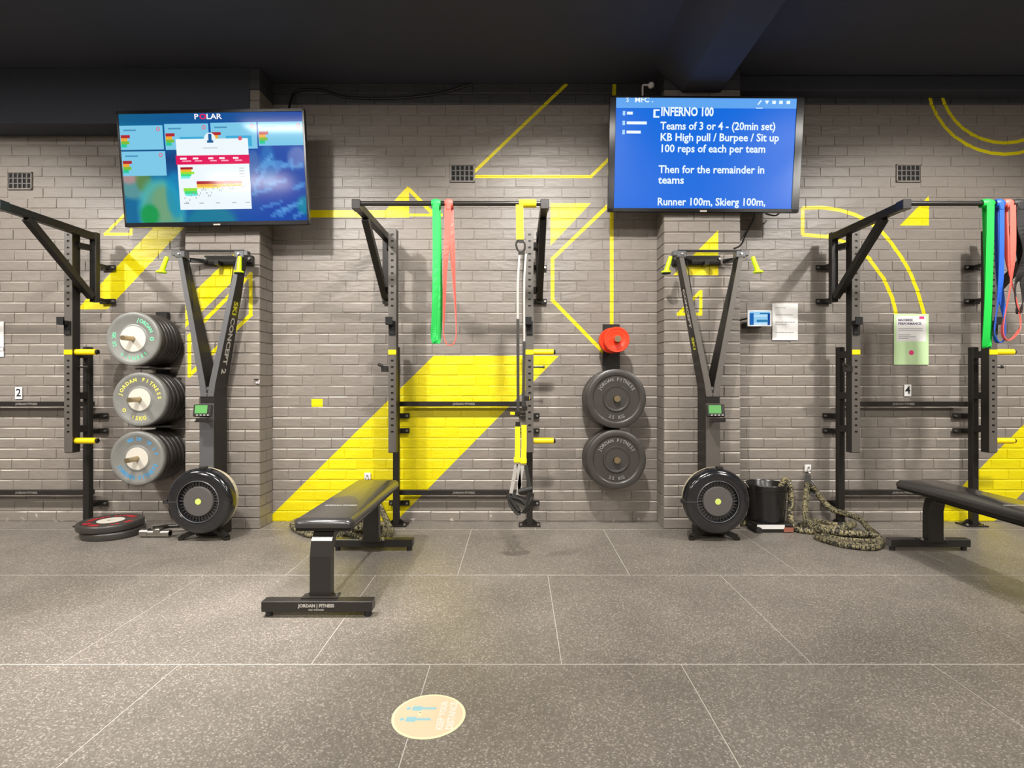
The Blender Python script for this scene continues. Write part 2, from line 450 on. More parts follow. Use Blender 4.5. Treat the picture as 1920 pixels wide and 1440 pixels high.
# floor: pale dusty bed with rubber tiles laid in bond
M_bed = mat('joint_dust', (0.48, 0.445, 0.40, 1), rough=0.8)
floor = struct('floor', MB().box((0, (Y0 + 4.6) / 2, -0.0516), (X1 - X0, 4.6 - Y0, 0.1)), M_bed)
m = bpy.data.materials.new('speckled_rubber'); m.use_nodes = True
nt = m.node_tree; N = nt.nodes; Lk = nt.links; b = N['Principled BSDF']
g = N.new('ShaderNodeNewGeometry')
vo = N.new('ShaderNodeTexVoronoi'); vo.inputs['Scale'].default_value = 215; Lk.new(g.outputs['Position'], vo.inputs['Vector'])
sr = N.new('ShaderNodeSeparateColor'); Lk.new(vo.outputs['Color'], sr.inputs[0])
cr = N.new('ShaderNodeValToRGB'); cr.color_ramp.interpolation = 'CONSTANT'
cr.color_ramp.elements[0].position = 0; cr.color_ramp.elements[0].color = (0.155, 0.137, 0.117, 1)
cr.color_ramp.elements[1].position = 0.90; cr.color_ramp.elements[1].color = (0.36, 0.325, 0.28, 1)
e = cr.color_ramp.elements.new(0.45); e.color = (0.185, 0.165, 0.142, 1)
e = cr.color_ramp.elements.new(0.72); e.color = (0.235, 0.21, 0.182, 1)
Lk.new(sr.outputs[0], cr.inputs[0])
no = N.new('ShaderNodeTexNoise'); no.inputs['Scale'].default_value = 3; no.inputs['Detail'].default_value = 5; Lk.new(g.outputs['Position'], no.inputs['Vector'])
hs = N.new('ShaderNodeMix'); hs.data_type = 'RGBA'; hs.blend_type = 'MULTIPLY'; hs.inputs[0].default_value = 1
mr = N.new('ShaderNodeMapRange'); mr.inputs[1].default_value = 0.3; mr.inputs[2].default_value = 0.7; mr.inputs[3].default_value = 0.88; mr.inputs[4].default_value = 1.12
Lk.new(no.outputs[0], mr.inputs[0]); Lk.new(cr.outputs[0], hs.inputs[6]); Lk.new(mr.outputs[0], hs.inputs[7])
Lk.new(hs.outputs[2], b.inputs['Base Color'])
b.inputs['Roughness'].default_value = 0.40; b.inputs['Specular IOR Level'].default_value = 0.55
M_floor = m
def tile_mesh(wx, wy):
    mb = MB(); e = 0.0019; x, y = wx / 2 - e, wy / 2 - 0.0036; c = 0.0012
    vs = [(-x, -y, -0.006), (x, -y, -0.006), (x, y, -0.006), (-x, y, -0.006), (-x, -y, -c), (x, -y, -c), (x, y, -c), (-x, y, -c),
          (-x + c, -y + c, 0), (x - c, -y + c, 0), (x - c, y - c, 0), (-x + c, y - c, 0)]
    fs = [(8, 9, 10, 11)] + [(i, (i + 1) % 4, 4 + (i + 1) % 4, 4 + i) for i in range(4)] + [(4 + i, 4 + (i + 1) % 4, 8 + (i + 1) % 4, 8 + i) for i in range(4)]
    mb.add(vs, fs); return mb
tm = {}
rows = [(4.13, 4.385, 0.135), (3.165, 4.13, -0.343), (2.175, 3.165, 0.175), (1.185, 2.175, -0.343), (0.2, 1.185, 0.16), (-0.785, 0.2, -0.343), (-1.77, -0.785, 0.16), (-2.76, -1.77, -0.343)]
for (ya, yb, off) in rows:
    for k in range(-6, 7):
        xa = off + 0.988 * k
        if xa + 0.988 > X1 or xa < X0: continue
        key = round(yb - ya, 3)
        if key not in tm: t0 = obj('floor_tile', tile_mesh(0.988, yb - ya), M_floor, floor); tm[key] = t0; t = t0
        else: t = tm[key].copy(); COL.objects.link(t); t.parent = floor
        t.location = (xa + 0.494, (ya + yb) / 2, 0)

struct('ceiling', MB().box((0, 0.5, ZC + 0.05), (X1 - X0, 8.4, 0.1)), M_ceil)
struct('wall_left', MB().box((X0 - 0.05, 0.5, 1.7), (0.1, 8.4, 3.6)), M_side)
struct('wall_right', MB().box((X1 + 0.05, 0.5, 1.7), (0.1, 8.4, 3.6)), M_side)
struct('wall_front', MB().box((0, Y0 - 0.05, 1.7), (X1 - X0, 0.1, 3.6)), M_side)

# ---- brick wall
BW, BH = 0.2275, 0.08245
def brick_solid(x0, x1, z0, z1, y0, y1, j=0.0, gap=0.0045, seed=None):
    """front face at y0 (toward the camera), back at y1, arrises knocked off"""
    g = gap; c = 0.004
    r = random.Random(seed) if seed is not None else random
    yy = [y0 + r.uniform(-j, j) for _ in range(4)]
    g2 = g * 0.28
    x0 += g2 + r.uniform(0, j); x1 -= g2 + r.uniform(0, j); z0 += g * 0.45 + r.uniform(0, j * 0.8); z1 -= g * 0.65 + r.uniform(0, j)
    vs = [(x0 + c * 0.5, yy[0], z0 + c), (x1 - c * 0.5, yy[1], z0 + c), (x1 - c * 0.5, yy[2], z1 - c * 1.4), (x0 + c * 0.5, yy[3], z1 - c * 1.4),
          (x0, y0 + c, z0), (x1, y0 + c, z0), (x1, y0 + c, z1), (x0, y0 + c, z1),
          (x0, y1, z0), (x1, y1, z0), (x1, y1, z1), (x0, y1, z1)]
    fs = [(0, 1, 2, 3)] + [(4 + i, 4 + (i + 1) % 4, (i + 1) % 4, i) for i in range(4)] + [(8 + i, 8 + (i + 1) % 4, 4 + (i + 1) % 4, 4 + i) for i in range(4)]
    return vs, fs
ROWS = 42
P1 = (-2.492, -1.932); P2 = (1.10, 1.672)
VENTS = [(W(38, 305, YW).x, 2.69), (W(867, 290, YW).x, 2.75), (W(1703, 293, YW).x, 2.75)]
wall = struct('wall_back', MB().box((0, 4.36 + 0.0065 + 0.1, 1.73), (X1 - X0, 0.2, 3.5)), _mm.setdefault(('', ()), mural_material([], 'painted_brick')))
cells = []
for r in range(ROWS):
    z0 = r * BH; z1 = z0 + BH
    if r % 6 == 5: off, bw = 0.0, BW           # running bond, every course shifted half a brick
    off = (0.5 * BW if r % 2 else 0.0) + 0.013 * math.sin(r * 2.1)
    n0 = int((X0 - off) / BW) + 1
    x = off + BW * n0
    while x + BW < X1:
        cells.append((x, x + BW, z0, z1)); x += BW
def overlaps_vent(c):
    for vx, vz in VENTS:
        if c[0] < vx + 0.105 and c[1] > vx - 0.105 and c[2] < vz + 0.078 and c[3] > vz - 0.078: return True
    return False
parts, rest = [], []
for c in cells:
    if overlaps_vent(c):
        # keep the pieces of the brick left and right of the opening
        for vx, vz in VENTS:
            if c[0] < vx + 0.105 and c[1] > vx - 0.105:
                if c[0] < vx - 0.14: rest.append((c[0], vx - 0.098, c[2], c[3]))
                if c[1] > vx + 0.14: rest.append((vx + 0.098, c[1], c[2], c[3]))
        continue
    hidden = (c[0] > P1[0] and c[1] < P1[1]) or (c[0] > P2[0] and c[1] < P2[1])
    d = abs((c[0] + c[1]) / 2 + 0.40) / 1.48
    e = abs((c[2] + c[3]) / 2 - 1.55) / 1.85
    if not hidden and c[0] > P1[1] and c[1] < P2[0] and c[3] < 3.46: parts.append((max(d, e), c))
    else: rest.append(c)
parts.sort(); rest += [c for _, c in parts[300:]]; parts = [c for _, c in parts[:300]]
VAR = []
for k in range(6):
    vs, fs = brick_solid(-BW / 2, BW / 2, -BH / 2, BH / 2, 0.0, 0.0075, 0.0019, seed=100 + k)
    mb = MB().add(vs, fs); me_o = obj('brick', mb, _mm[('', ())], wall); VAR.append(me_o)
for i, c in enumerate(parts):
    v = VAR[random.randrange(6)] if i >= 6 else VAR[i]
    o = v if i < 6 else v.copy()
    if i >= 6: COL.objects.link(o); o.parent = wall
    o.location = ((c[0] + c[1]) / 2, 4.36 + random.uniform(-0.0012, 0.0008), (c[2] + c[3]) / 2)
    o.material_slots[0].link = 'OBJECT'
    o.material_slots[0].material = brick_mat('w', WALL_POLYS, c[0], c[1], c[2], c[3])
mb = MB(); mats = []; idx = {}
bk = MB()
for c in rest:
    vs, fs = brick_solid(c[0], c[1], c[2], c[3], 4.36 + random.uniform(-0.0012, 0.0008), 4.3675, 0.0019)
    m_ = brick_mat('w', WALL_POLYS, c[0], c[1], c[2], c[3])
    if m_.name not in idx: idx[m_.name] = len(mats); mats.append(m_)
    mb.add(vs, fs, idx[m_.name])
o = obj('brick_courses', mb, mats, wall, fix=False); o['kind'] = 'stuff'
# mortar coat behind the bricks carries the same painted shapes
mb = MB(); mats = []; idx = {}
for r in range(ROWS):
    for k in range(56):
        xa = X0 + 0.1 + k * 0.23; c = (xa, xa + 0.23, r * BH, r * BH + BH)
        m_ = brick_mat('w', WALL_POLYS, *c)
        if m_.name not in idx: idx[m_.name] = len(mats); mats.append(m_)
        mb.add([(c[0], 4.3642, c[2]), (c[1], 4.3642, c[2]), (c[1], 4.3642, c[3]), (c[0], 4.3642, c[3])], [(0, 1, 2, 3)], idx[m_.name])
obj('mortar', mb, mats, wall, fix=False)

def pillar(xa, xb, polys, key):
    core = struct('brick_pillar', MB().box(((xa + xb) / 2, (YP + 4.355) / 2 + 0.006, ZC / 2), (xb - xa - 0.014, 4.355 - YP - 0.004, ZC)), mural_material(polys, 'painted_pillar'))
    wd = xb - xa
    for r in range(42):
        z0 = r * BH; z1 = min(z0 + BH, ZC)
        if z1 - z0 < 0.03: break
        segs = ([0, 0.11, 0.34, wd] if r % 2 else [0, 0.225, 0.45, wd])
        for i in range(len(segs) - 1):
            a, b_ = xa + segs[i], xa + segs[i + 1]
            first, last = i == 0, i == len(segs) - 2
            mbp = MB()
            vs, fs = brick_solid(a, b_, z0, z1, YP, YP + 0.0108, 0.0013); mbp.add(vs, fs)
            y2 = 4.355 if r % 2 else YP + 0.108
            for side in ((-1,) if first else ()) + ((1,) if last else ()):
                xs = xa if side < 0 else xb
                # side return of the corner brick
                y0_, y1_ = YP + 0.004, y2 - 0.004
                q = [(xs, y0_, z0 + 0.004), (xs, y1_, z0 + 0.004), (xs, y1_, z1 - 0.004), (xs, y0_, z1 - 0.004)]
                xi = xs - side * 0.0085
                q2 = [(xi, p[1], p[2]) for p in q]
                mbp.add(q + q2, [(0, 1, 2, 3)] + [(4 + k, 4 + (k + 1) % 4, (k + 1) % 4, k) for k in range(4)])
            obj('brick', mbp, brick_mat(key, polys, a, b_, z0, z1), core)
        if r % 2 == 0:
            for side in (-1, 1):
                xs = xa if side < 0 else xb; xi = xs - side * 0.0085
                y0_, y1_ = YP + 0.112, 4.353
                q = [(xs, y0_, z0 + 0.004), (xs, y1_, z0 + 0.004), (xs, y1_, z1 - 0.004), (xs, y0_, z1 - 0.004)]
                mbp = MB().add(q + [(xi, p[1], p[2]) for p in q], [(0, 1, 2, 3)] + [(4 + k, 4 + (k + 1) % 4, (k + 1) % 4, k) for k in range(4)])
                obj('brick', mbp, _mm[('', ())], core)
    return core
pillar(P1[0], P1[1], PIL1_POLYS, 'p1')
pillar(P2[0], P2[1], PIL2_POLYS, 'p2')

# ceiling beams and bulkheads
struct('ceiling_beam', MB().box(((X0 + P1[1] - 0.07) / 2, 4.245, 3.25), (P1[1] - 0.07 - X0, 0.215, 0.42), ch=0.004), M_ceil)
struct('ceiling_beam', MB().prism([(1.03, ZC), (1.236, 3.27), (1.52, 3.27), (1.52, ZC)], -3.55, 4.132, 'Y'), M_ceil)
struct('ceiling_beam', MB().box(((P2[1] + 4.6) / 2, 4.3, 3.40), (4.6 - P2[1], 0.12, 0.11), ch=0.003), M_ceil)

# ------------------------------------------------------------------ ceiling lamps (housing above each light)
M_lampbody = mat('lamp_housing', (0.02, 0.02, 0.02, 1), rough=0.5)
M_diff = mat('lamp_diffuser', (1, 0.96, 0.9, 1), rough=0.5, emit=6)
lp = thing('ceiling_light', (LAMPS[0][0], LAMPS[0][1], LZ), 'black ceiling light bar', 'ceiling light', 'ceiling lights in rows above the gym floor')
obj('housing', MB().box((0, 0, 0.035), (1.3, 0.3, 0.04), ch=0.005), M_lampbody, lp)
obj('diffuser', MB().box((0, 0, 0.012), (1.22, 0.25, 0.006)), M_diff, lp)
split('hanger', MB().cyl((-0.35, 0, 0.05), (-0.35, 0, ZC - LZ), 0.006).cyl((0.35, 0, 0.05), (0.35, 0, ZC - LZ), 0.006), M_bolt, lp)
lp['label'] = 'black ceiling light bar, front row, leftmost'
for a, nm in zip(LAMPS[1:], ('front row, above the left screen', 'front row, above the middle rack', 'front row, above the right rack', 'unseen fill added in the back row, leftmost', 'unseen fill added in the back row, second from the left', 'unseen fill added in the back row, third from the left', 'unseen fill added in the back row, rightmost')):
    dup(lp, (a[0], a[1], LZ), 'black ceiling light bar, ' + nm)
sp0 = None
for (lx, ly, pw, dep, ang), nm in zip(SPOTS, ('at the far left', 'before the left pillar', 'before the middle rack', 'before the right rack', 'at the far right', 'pointing straight down over the left bench')):
    t = thing('track_spotlight', (lx, ly, SZ), 'black ceiling spotlight ' + nm, 'spotlight', 'spotlights on the ceiling')
    d = Vector((0, math.cos(math.radians(dep)), -math.sin(math.radians(dep))))
    M = Matrix.Translation(-d * 0.02) @ (-d).to_track_quat('Z', 'Y').to_matrix().to_4x4()
    obj('spot_housing', MB().lathe([(-0.012, 0.062), (0.0, 0.066), (0.13, 0.066), (0.15, 0.05), (0.15, 0.0), (0.125, 0.0), (0.0, 0.060), (-0.012, 0.062)], (0, 0, 0), 'Z', 24, M=M), M_lampbody, t)
    obj('stem', MB().cyl(-d * 0.12, (0, 0, ZC - SZ), 0.008), M_lampbody, t)

# ------------------------------------------------------------------ wall vents
M_vent = mat('terracotta_vent_painted', (0.12, 0.11, 0.1, 1), rough=0.5)
vlab = ['grey square-holed air vent high on the wall at the far left', 'grey square-holed air vent between the two screens', 'grey square-holed air vent right of the blue screen']
for i, (vx, vz) in enumerate(VENTS):
    t = thing('air_vent', (vx, 4.36, vz), vlab[i], 'vent', 'air vents in the brick wall')
    fr = MB()
    for s in (-1, 1):
        fr.box((s * 0.094, -0.001, 0), (0.008, 0.02, 0.136)); fr.box((0, -0.001, s * 0.066), (0.196, 0.02, 0.008))
    obj('frame', fr, _mm[('', ())], t)
    gr = MB()
    for k in range(6): gr.box((-0.089 + k * 0.0356, 0.0, 0), (0.011, 0.007, 0.124))
    for k in range(4): gr.box((0, 0.0, -0.062 + k * 0.0413), (0.178, 0.0065, 0.009))
    obj('grille', gr, M_vent, t)
    obj('backing', MB().box((0, 0.0034, 0), (0.186, 0.0010, 0.13)), M_hole, t)

# ------------------------------------------------------------------ televisions
def tv(loc, w_, h_, tilt, roll, label, bez):
    t = thing('television', loc, label, 'television', 'wall-mounted televisions')
    t.rotation_euler = (0, 0, 0)
    R = Matrix.Rotation(-roll, 4, 'Y') @ Matrix.Rotation(tilt, 4, 'X')
    bl, br, bt, bb = bez
    fr = MB()
    fr.box((0, 0.022, 0), (w_, 0.034, h_), R, ch=0.004)
    fr.box((-w_ / 2 + bl / 2, 0.0025, 0), (bl, 0.009, h_), R, ch=0.002); fr.box((w_ / 2 - br / 2, 0.0025, 0), (br, 0.009, h_), R, ch=0.002)
    fr.box((0, 0.0025, h_ / 2 - bt / 2), (w_, 0.009, bt), R, ch=0.002); fr.box((0, 0.0025, -h_ / 2 + bb / 2), (w_, 0.009, bb), R, ch=0.002)
    obj('casing', fr, M_cast, t)
    bk = MB().box((0, 0.075, 0.0), (0.42, 0.05, 0.3), ch=0.004)
    obj('wall_bracket', bk, M_black, t)
    sw, sh = w_ - bl - br, h_ - bt - bb; cx, cz = (bl - br) / 2, (bb - bt) / 2
    def P(u, v, d=0.0):      # u to the right, v down, both 0..1 on the screen
        return R @ Vector((cx + (u - 0.5) * sw, 0.0035 - d, cz + (0.5 - v) * sh))
    return t, P, sw, sh, R
SM = {}
GLOSS = [0.3, 0.3]
def smat(r, g, b, s=1.0):
    k = (r, g, b, s, GLOSS[0])
    if k not in SM: SM[k] = screen_mat('screen_%d' % len(SM), srgb(r, g, b), s); SM[k].node_tree.nodes['Principled BSDF'].inputs['Roughness'].default_value = GLOSS[0]; SM[k].node_tree.nodes['Principled BSDF'].inputs['Specular IOR Level'].default_value = GLOSS[1]
    return SM[k]
class Flat:
    def __init__(s, P): s.P = P; s.mb = MB(); s.mats = []; s.d = 0.0004
    def mi(s, c):
        m_ = smat(*c)
        if m_ not in s.mats: s.mats.append(m_)
        return s.mats.index(m_)
    def quad(s, u0, v0, u1, v1, c, d=1):
        D = 0.0003 * d
        s.mb.add([s.P(u0, v1, D), s.P(u1, v1, D), s.P(u1, v0, D), s.P(u0, v0, D)], [(0, 1, 2, 3)], s.mi(c))
    def poly(s, pts, c, d=1):
        s.mb.add([s.P(u, v, 0.0003 * d) for u, v in pts], [tuple(range(len(pts)))], s.mi(c))
    def text(s, body, u, v, hgt, c, sw, sh, align='LEFT', bold=0.0, d=4, sx=1.0):
        vs, fs = text_geo(body, 1.0, align, bold)
        k = hgt
        s.mb.add([s.P(u + p.x * k * sx / sw, v - p.y * k / sh, 0.0003 * d) for p in vs], fs, s.mi(c))

# --- right screen: the workout board
t2, P, sw, sh, R2 = tv((1.377, 4.045, 2.770), 1.414, 0.822, math.radians(5.5), math.radians(-0.3),
                   'television with a blue screen of white workout text on the right pillar', (0.046, 0.056, 0.014, 0.026))
fl = Flat(P)
fl.quad(0, 0, 1, 1, (2, 106, 222), 0)
fl.quad(0, 0, 1, 0.09, (95, 165, 240), 1)
WH = (235, 250, 255)
def rows2(px, py):     # photo pixel to screen u, v
    return (px - 1153) / 341.0, (py - 185) / 206.0
for s_, px, py, hh, bo in (('INFERNO 100', 1238, 211, 0.086, 0.032), ('Teams of 3 or 4 - (20min set)', 1238, 237, 0.077, 0.021), ('KB High pull / Burpee / Sit up', 1238, 258, 0.077, 0.021),
                        ('100 reps of each per team', 1238, 279, 0.077, 0.021), ('Then for the remainder in', 1237, 318, 0.077, 0.021), ('teams', 1237, 338, 0.077, 0.021), ('Runner 100m, Skierg 100m,', 1236, 379, 0.077, 0.021)):
    u, v = rows2(px, py)
    want = {'INFERNO 100': 100, 'Teams of 3 or 4 - (20min set)': 218, 'KB High pull / Burpee / Sit up': 226, '100 reps of each per team': 201, 'Then for the remainder in': 202, 'teams': 49, 'Runner 100m, Skierg 100m,': 208}[s_]
    vs, _ = text_geo(s_, 1.0, 'LEFT', bo); wid = max(p.x for p in vs) * hh / sw * 341
    fl.text(s_, u, v, hh, WH, sw, sh, bold=bo, sx=want / wid)
u, v = rows2(1172, 189); fl.text('S', u, v, 0.045, WH, sw, sh, bold=0.01)
u, v = rows2(1188, 189); fl.text('MFC .', u, v, 0.05, WH, sw, sh, bold=0.02, sx=1.1)
for k, px in enumerate((1420, 1434, 1448, 1461, 1475)):
    u, v = rows2(px, 192)
    if k == 0: fl.poly([(u, v + 0.02), (u + 0.018, v - 0.02), (u + 0.024, v - 0.012), (u + 0.006, v + 0.024)], WH, 3)
    elif k == 1: fl.poly([(u, v - 0.015), (u + 0.024, v - 0.015), (u + 0.012, v + 0.02)], WH, 3)
    else: fl.quad(u, v - 0.014, u + 0.02, v + 0.014, WH, 3)
u, v = rows2(1418, 202); fl.quad(u, v, u + 0.036, v + 0.008, WH, 3)
u, v = rows2(1224, 206)
fl.quad(u, v, u + 0.012, v + 0.075, WH, 3); fl.quad(u, v, u + 0.034, v + 0.014, WH, 3); fl.quad(u, v + 0.06, u + 0.034, v + 0.075, WH, 3)
for py, ln in ((213, 11), (231, 38), (248, 27)):
    u, v = rows2(1166, py); fl.quad(u, v - 0.018, u + 0.014, v + 0.022, (170, 215, 255), 3)
    u, v = rows2(1174, py); fl.quad(u, v - 0.012, u + ln / 341, v + 0.014, WH, 3)
obj('screen', fl.mb, fl.mats, t2, fix=False)
nb = MB(); nb.box((0, 0.0, -0.405), (0.05, 0.012, 0.012), R2); obj('logo', nb, M_label, t2)

GLOSS[:] = [0.09, 0.28]
# --- left screen: heart-rate board over a spin class picture
t1, P, sw, sh, R1 = tv((-2.204, 4.005, 2.655), 1.352, 0.818, math.radians(5.3), math.radians(0.9),
                   'television showing a white chart card over a blue picture on the left pillar', (0.014, 0.016, 0.022, 0.03))
GX, GY = 72, 44
def blend(c, d, t): t = max(0, min(1, t)); return [a + (b_ - a) * t for a, b_ in zip(c, d)]
rr = random.Random(3)
streaks = [(rr.uniform(0.68, 1), rr.uniform(0.45, 0.95), rr.uniform(-0.6, 0.6), rr.uniform(0.02, 0.07)) for _ in range(14)]
def pic(u, v):
    c = blend((10, 105, 150), (8, 70, 165), u * 1.3)
    c = blend(c, (12, 60, 120), 1 - abs(v - 0.42) / 0.15 if u < 0.4 else 0)
    def blob(cx_, cy_, rx, ry, col, c, a=1.0, soft=0.3):
        d_ = math.sqrt(((u - cx_) / rx) ** 2 + ((v - cy_) / ry) ** 2)
        return blend(c, col, a * max(0, min(1, (1 - d_) / soft)))
    c = blob(0.06, 0.66, 0.12, 0.14, (95, 150, 150), c, 0.9)
    c = blob(0.03, 0.56, 0.06, 0.09, (170, 140, 140), c)
    c = blob(0.11, 0.6, 0.05, 0.14, (90, 130, 60), c, 0.8)
    c = blob(0.20, 0.90, 0.145, 0.36, (70, 185, 190), c, 1, 0.3)
    c = blob(0.20, 0.95, 0.125, 0.36, (90, 160, 140), c, 1, 0.3)
    c = blob(0.21, 0.83, 0.07, 0.2, (115, 160, 115), c, 0.8)
    c = blob(0.13, 0.93, 0.06, 0.12, (10, 150, 70), c, 0.9)
    c = blob(0.28, 0.75, 0.06, 0.25, (10, 140, 190), c, 0.7)
    c = blob(0.47, 1.0, 0.16, 0.18, (20, 125, 150), c, 0.9)
    c = blob(0.85, 0.75, 0.13, 0.25, (0, 62, 165), c, 1, 0.3)
    c = blob(0.8, 0.5, 0.05, 0.25, (40, 120, 190), c, 0.7)
    c = blob(0.96, 0.42, 0.06, 0.12, (110, 125, 190), c, 0.8)
    c = blob(0.72, 0.45, 0.04, 0.12, (110, 130, 180), c, 0.5)
    c = blob(0.99, 0.86, 0.05, 0.1, (10, 140, 160), c, 0.8)
    for (su, sv, sl, ln) in streaks:
        d_ = abs((u - su) * (0.5 + sl) + (v - sv) * (1 - abs(sl)))
        if d_ < 0.012 and abs(u - su) < ln: c = blend(c, (110, 180, 235), 0.5)
    if v < 0.085: c = blend((14, 96, 140), (20, 70, 160), u)
    return c
vs = []; cols = []
for j in range(GY + 1):
    for i in range(GX + 1):
        vs.append(P(i / GX, j / GY, 0)); cols.append(pic(i / GX, j / GY))
mb = MB().add(vs, [(j * (GX + 1) + i, (j + 1) * (GX + 1) + i, (j + 1) * (GX + 1) + i + 1, j * (GX + 1) + i + 1) for j in range(GY) for i in range(GX)])
mp = mat("screen_picture", (0.004, 0.004, 0.005, 1), rough=0.12, spec=0.28)
at = mp.node_tree.nodes.new('ShaderNodeVertexColor'); at.layer_name = 'Col'
mp.node_tree.links.new(at.outputs[0], mp.node_tree.nodes['Principled BSDF'].inputs['Emission Color'])
mp.node_tree.nodes['Principled BSDF'].inputs['Emission Strength'].default_value = 1.0
po = obj('screen', mb, mp, t1, fix=False)
ca_ = po.data.color_attributes.new('Col', 'FLOAT_COLOR', 'POINT')
for i, c in enumerate(cols): ca_.data[i].color = srgb(*c)
fl = Flat(P)
def r1(px, py): return (px - 223) / 348.0, (py - 213) / 200.0
LB = (125, 200, 232); LB2 = (60, 170, 215)
def bars(u, v, s=1.0, k=4):
    for q, (c, ln) in enumerate((((175, 40, 50), 0.05), ((240, 170, 60), 0.035), ((120, 190, 60), 0.045), ((40, 200, 150), 0.03))[:k]):
        fl.quad(u, v + q * 0.028 * s, u + ln * s, v + (q + 1) * 0.028 * s, c, 3)
for (ua, ub, va, vb) in ((0.0, 0.235, 0.105, 0.325), (0.245, 0.485, 0.095, 0.33), (0.497, 0.748, 0.09, 0.33), (0.756, 1.0, 0.09, 0.305), (0.0, 0.24, 0.34, 0.565)):
    fl.quad(ua, va, ub, vb, LB, 1)
    if ua in (0.245, 0.497): fl.quad(ua + 0.08, va + 0.12, ub - 0.03, vb - 0.02, LB2, 2)
    bars(ua + 0.004, va + 0.085)
    fl.quad(ua + 0.02, va + 0.035, ua + 0.09, va + 0.05, (80, 150, 190), 2)
    fl.poly([(ub - 0.025 + 0.011 * math.cos(a * PI / 5), va + 0.035 + 0.02 * math.sin(a * PI / 5)) for a in range(10)], (220, 110, 130), 3)
    fl.poly([(ub - 0.025 + 0.006 * math.cos(a * PI / 5), va + 0.035 + 0.011 * math.sin(a * PI / 5)) for a in range(10)], LB, 4)
fl.quad(0.303, 0.235, 0.697, 0.885, (238, 248, 252), 5)
fl.quad(0.297, 0.385, 0.70, 0.468, (226, 14, 88), 6)
fl.poly([(0.49 + 0.031 * math.cos(a * PI / 12), 0.235 + 0.055 * math.sin(a * PI / 12)) for a in range(24)], (232, 244, 250), 6)
fl.quad(0.482, 0.19, 0.500, 0.26, (24, 92, 150), 7); fl.quad(0.474, 0.25, 0.508, 0.272, (24, 92, 150), 7)
fl.quad(0.45, 0.315, 0.53, 0.324, (190, 200, 205), 7)
fl.poly([(0.655 + 0.011 * math.cos(a * PI / 5), 0.235 + 0.02 * math.sin(a * PI / 5)) for a in range(10)], (220, 90, 110), 7)
for ux, ln in ((0.32, 0.06), (0.39, 0.05), (0.475, 0.045), (0.535, 0.05), (0.61, 0.05)):
    fl.quad(ux, 0.405, ux + ln * 0.6, 0.422, (255, 235, 240), 8); fl.quad(ux + 0.01, 0.43, ux + ln, 0.442, (250, 170, 195), 8)
for q, (c, ln) in enumerate((((170, 24, 40), 0.068), ((245, 180, 40), 0.06), ((150, 225, 50), 0.075), ((60, 220, 130), 0.058), ((120, 235, 235), 0.05))):
    fl.quad(0.318, 0.492 + q * 0.021, 0.318 + ln, 0.513 + q * 0.021, c, 7)
fl.quad(0.402, 0.622, 0.65, 0.65, (172, 28, 40), 7); fl.quad(0.402, 0.65, 0.65, 0.675, (244, 178, 60), 7); fl.quad(0.402, 0.675, 0.53, 0.69, (248, 230, 110), 7)
fl.quad(0.328, 0.685, 0.402, 0.715, (150, 225, 60), 7); fl.quad(0.332, 0.712, 0.402, 0.74, (60, 220, 120), 7); fl.quad(0.336, 0.738, 0.402, 0.758, (110, 232, 232), 7)
for k in range(40):
    ux = 0.33 + k * 0.0088; vx = 0.70 + 0.05 * math.sin(k * 0.9) * (1 - k / 55) - k * 0.0012 + 0.04 * math.exp(-((k - 14) / 5) ** 2)
    if k < 8: vx += 0.07
    fl.quad(ux, vx, ux + 0.004, vx + 0.016, (150, 160, 165), 8)
for ux in (0.325, 0.41, 0.5, 0.59, 0.665): fl.quad(ux, 0.822, ux + 0.024, 0.83, (170, 178, 182), 8)
for k in range(4): fl.quad(0.64, 0.505 + k * 0.026, 0.668, 0.512 + k * 0.026, (180, 188, 192), 8)
u, v = r1(366, 220)
vs_, _ = text_geo('POLAR', 1.0, 'LEFT', 0.02); wd_ = max(p.x for p in vs_) * 0.052 / sw * 348
k_ = 52 / wd_
fl.text('P', u, v, 0.052, (245, 245, 255), sw, sh, bold=0.02, sx=k_)
fl.text('O', u + 10.0 / 348, v, 0.052, (235, 30, 90), sw, sh, bold=0.03, sx=k_)
fl.text('LAR', u + 23 / 348, v, 0.052, (245, 245, 255), sw, sh, bold=0.02, sx=k_)
obj('chart_overlay', fl.mb, fl.mats, t1, fix=False)
nb = MB(); nb.box((0, 0.0, -0.401), (0.05, 0.012, 0.01), R1); obj('logo', nb, M_label, t1)

# ------------------------------------------------------------------ cables and the sensor above the screens
def cord(pts, r, label, name='cable'):
    o = obj(name, MB().tube(pts, r, 6), M_cord); return tag(o, label, 'cable')
cord([W(540, 215, 4.2), W(545, 190, 4.3), W(556, 171, 4.345), W(600, 168, 4.345), W(650, 182, 4.345), W(740, 184, 4.345), W(820, 176, 4.345), W(868, 162, 4.345), W(885, 158, 4.35)], 0.009,
     'black cable drooping along the wall top from the left screen')
cord([W(1415, 398, 4.2), W(1412, 412, 4.3), W(1398, 440, 4.34), W(1392, 455, 4.25), W(1386, 462, 4.08), W(1376, 466, 4.05)], 0.006,
     'black cable hanging from the blue screen beside the right pillar')
cord([W(1430, 396, 4.15), W(1440, 402, 4.2), W(1455, 404, 4.25), W(1464, 396, 4.25)], 0.006, 'short loop of black cable under the right end of the blue screen')
M_sens = mat('sensor_white', (0.75, 0.7, 0.7, 1), rough=0.35)
s_ = thing('wall_sensor', tuple(W(1212, 180, 4.12)), 'small white round sensor on a bent bracket above the blue screen', 'sensor')
obj('bracket', MB().tube([(-0.028, 0, -0.01), (-0.028, 0, 0.07), (-0.02, 0, 0.082), (0.0, 0, 0.082), (0.02, 0, 0.082)], 0.007, 8), M_sens, s_)
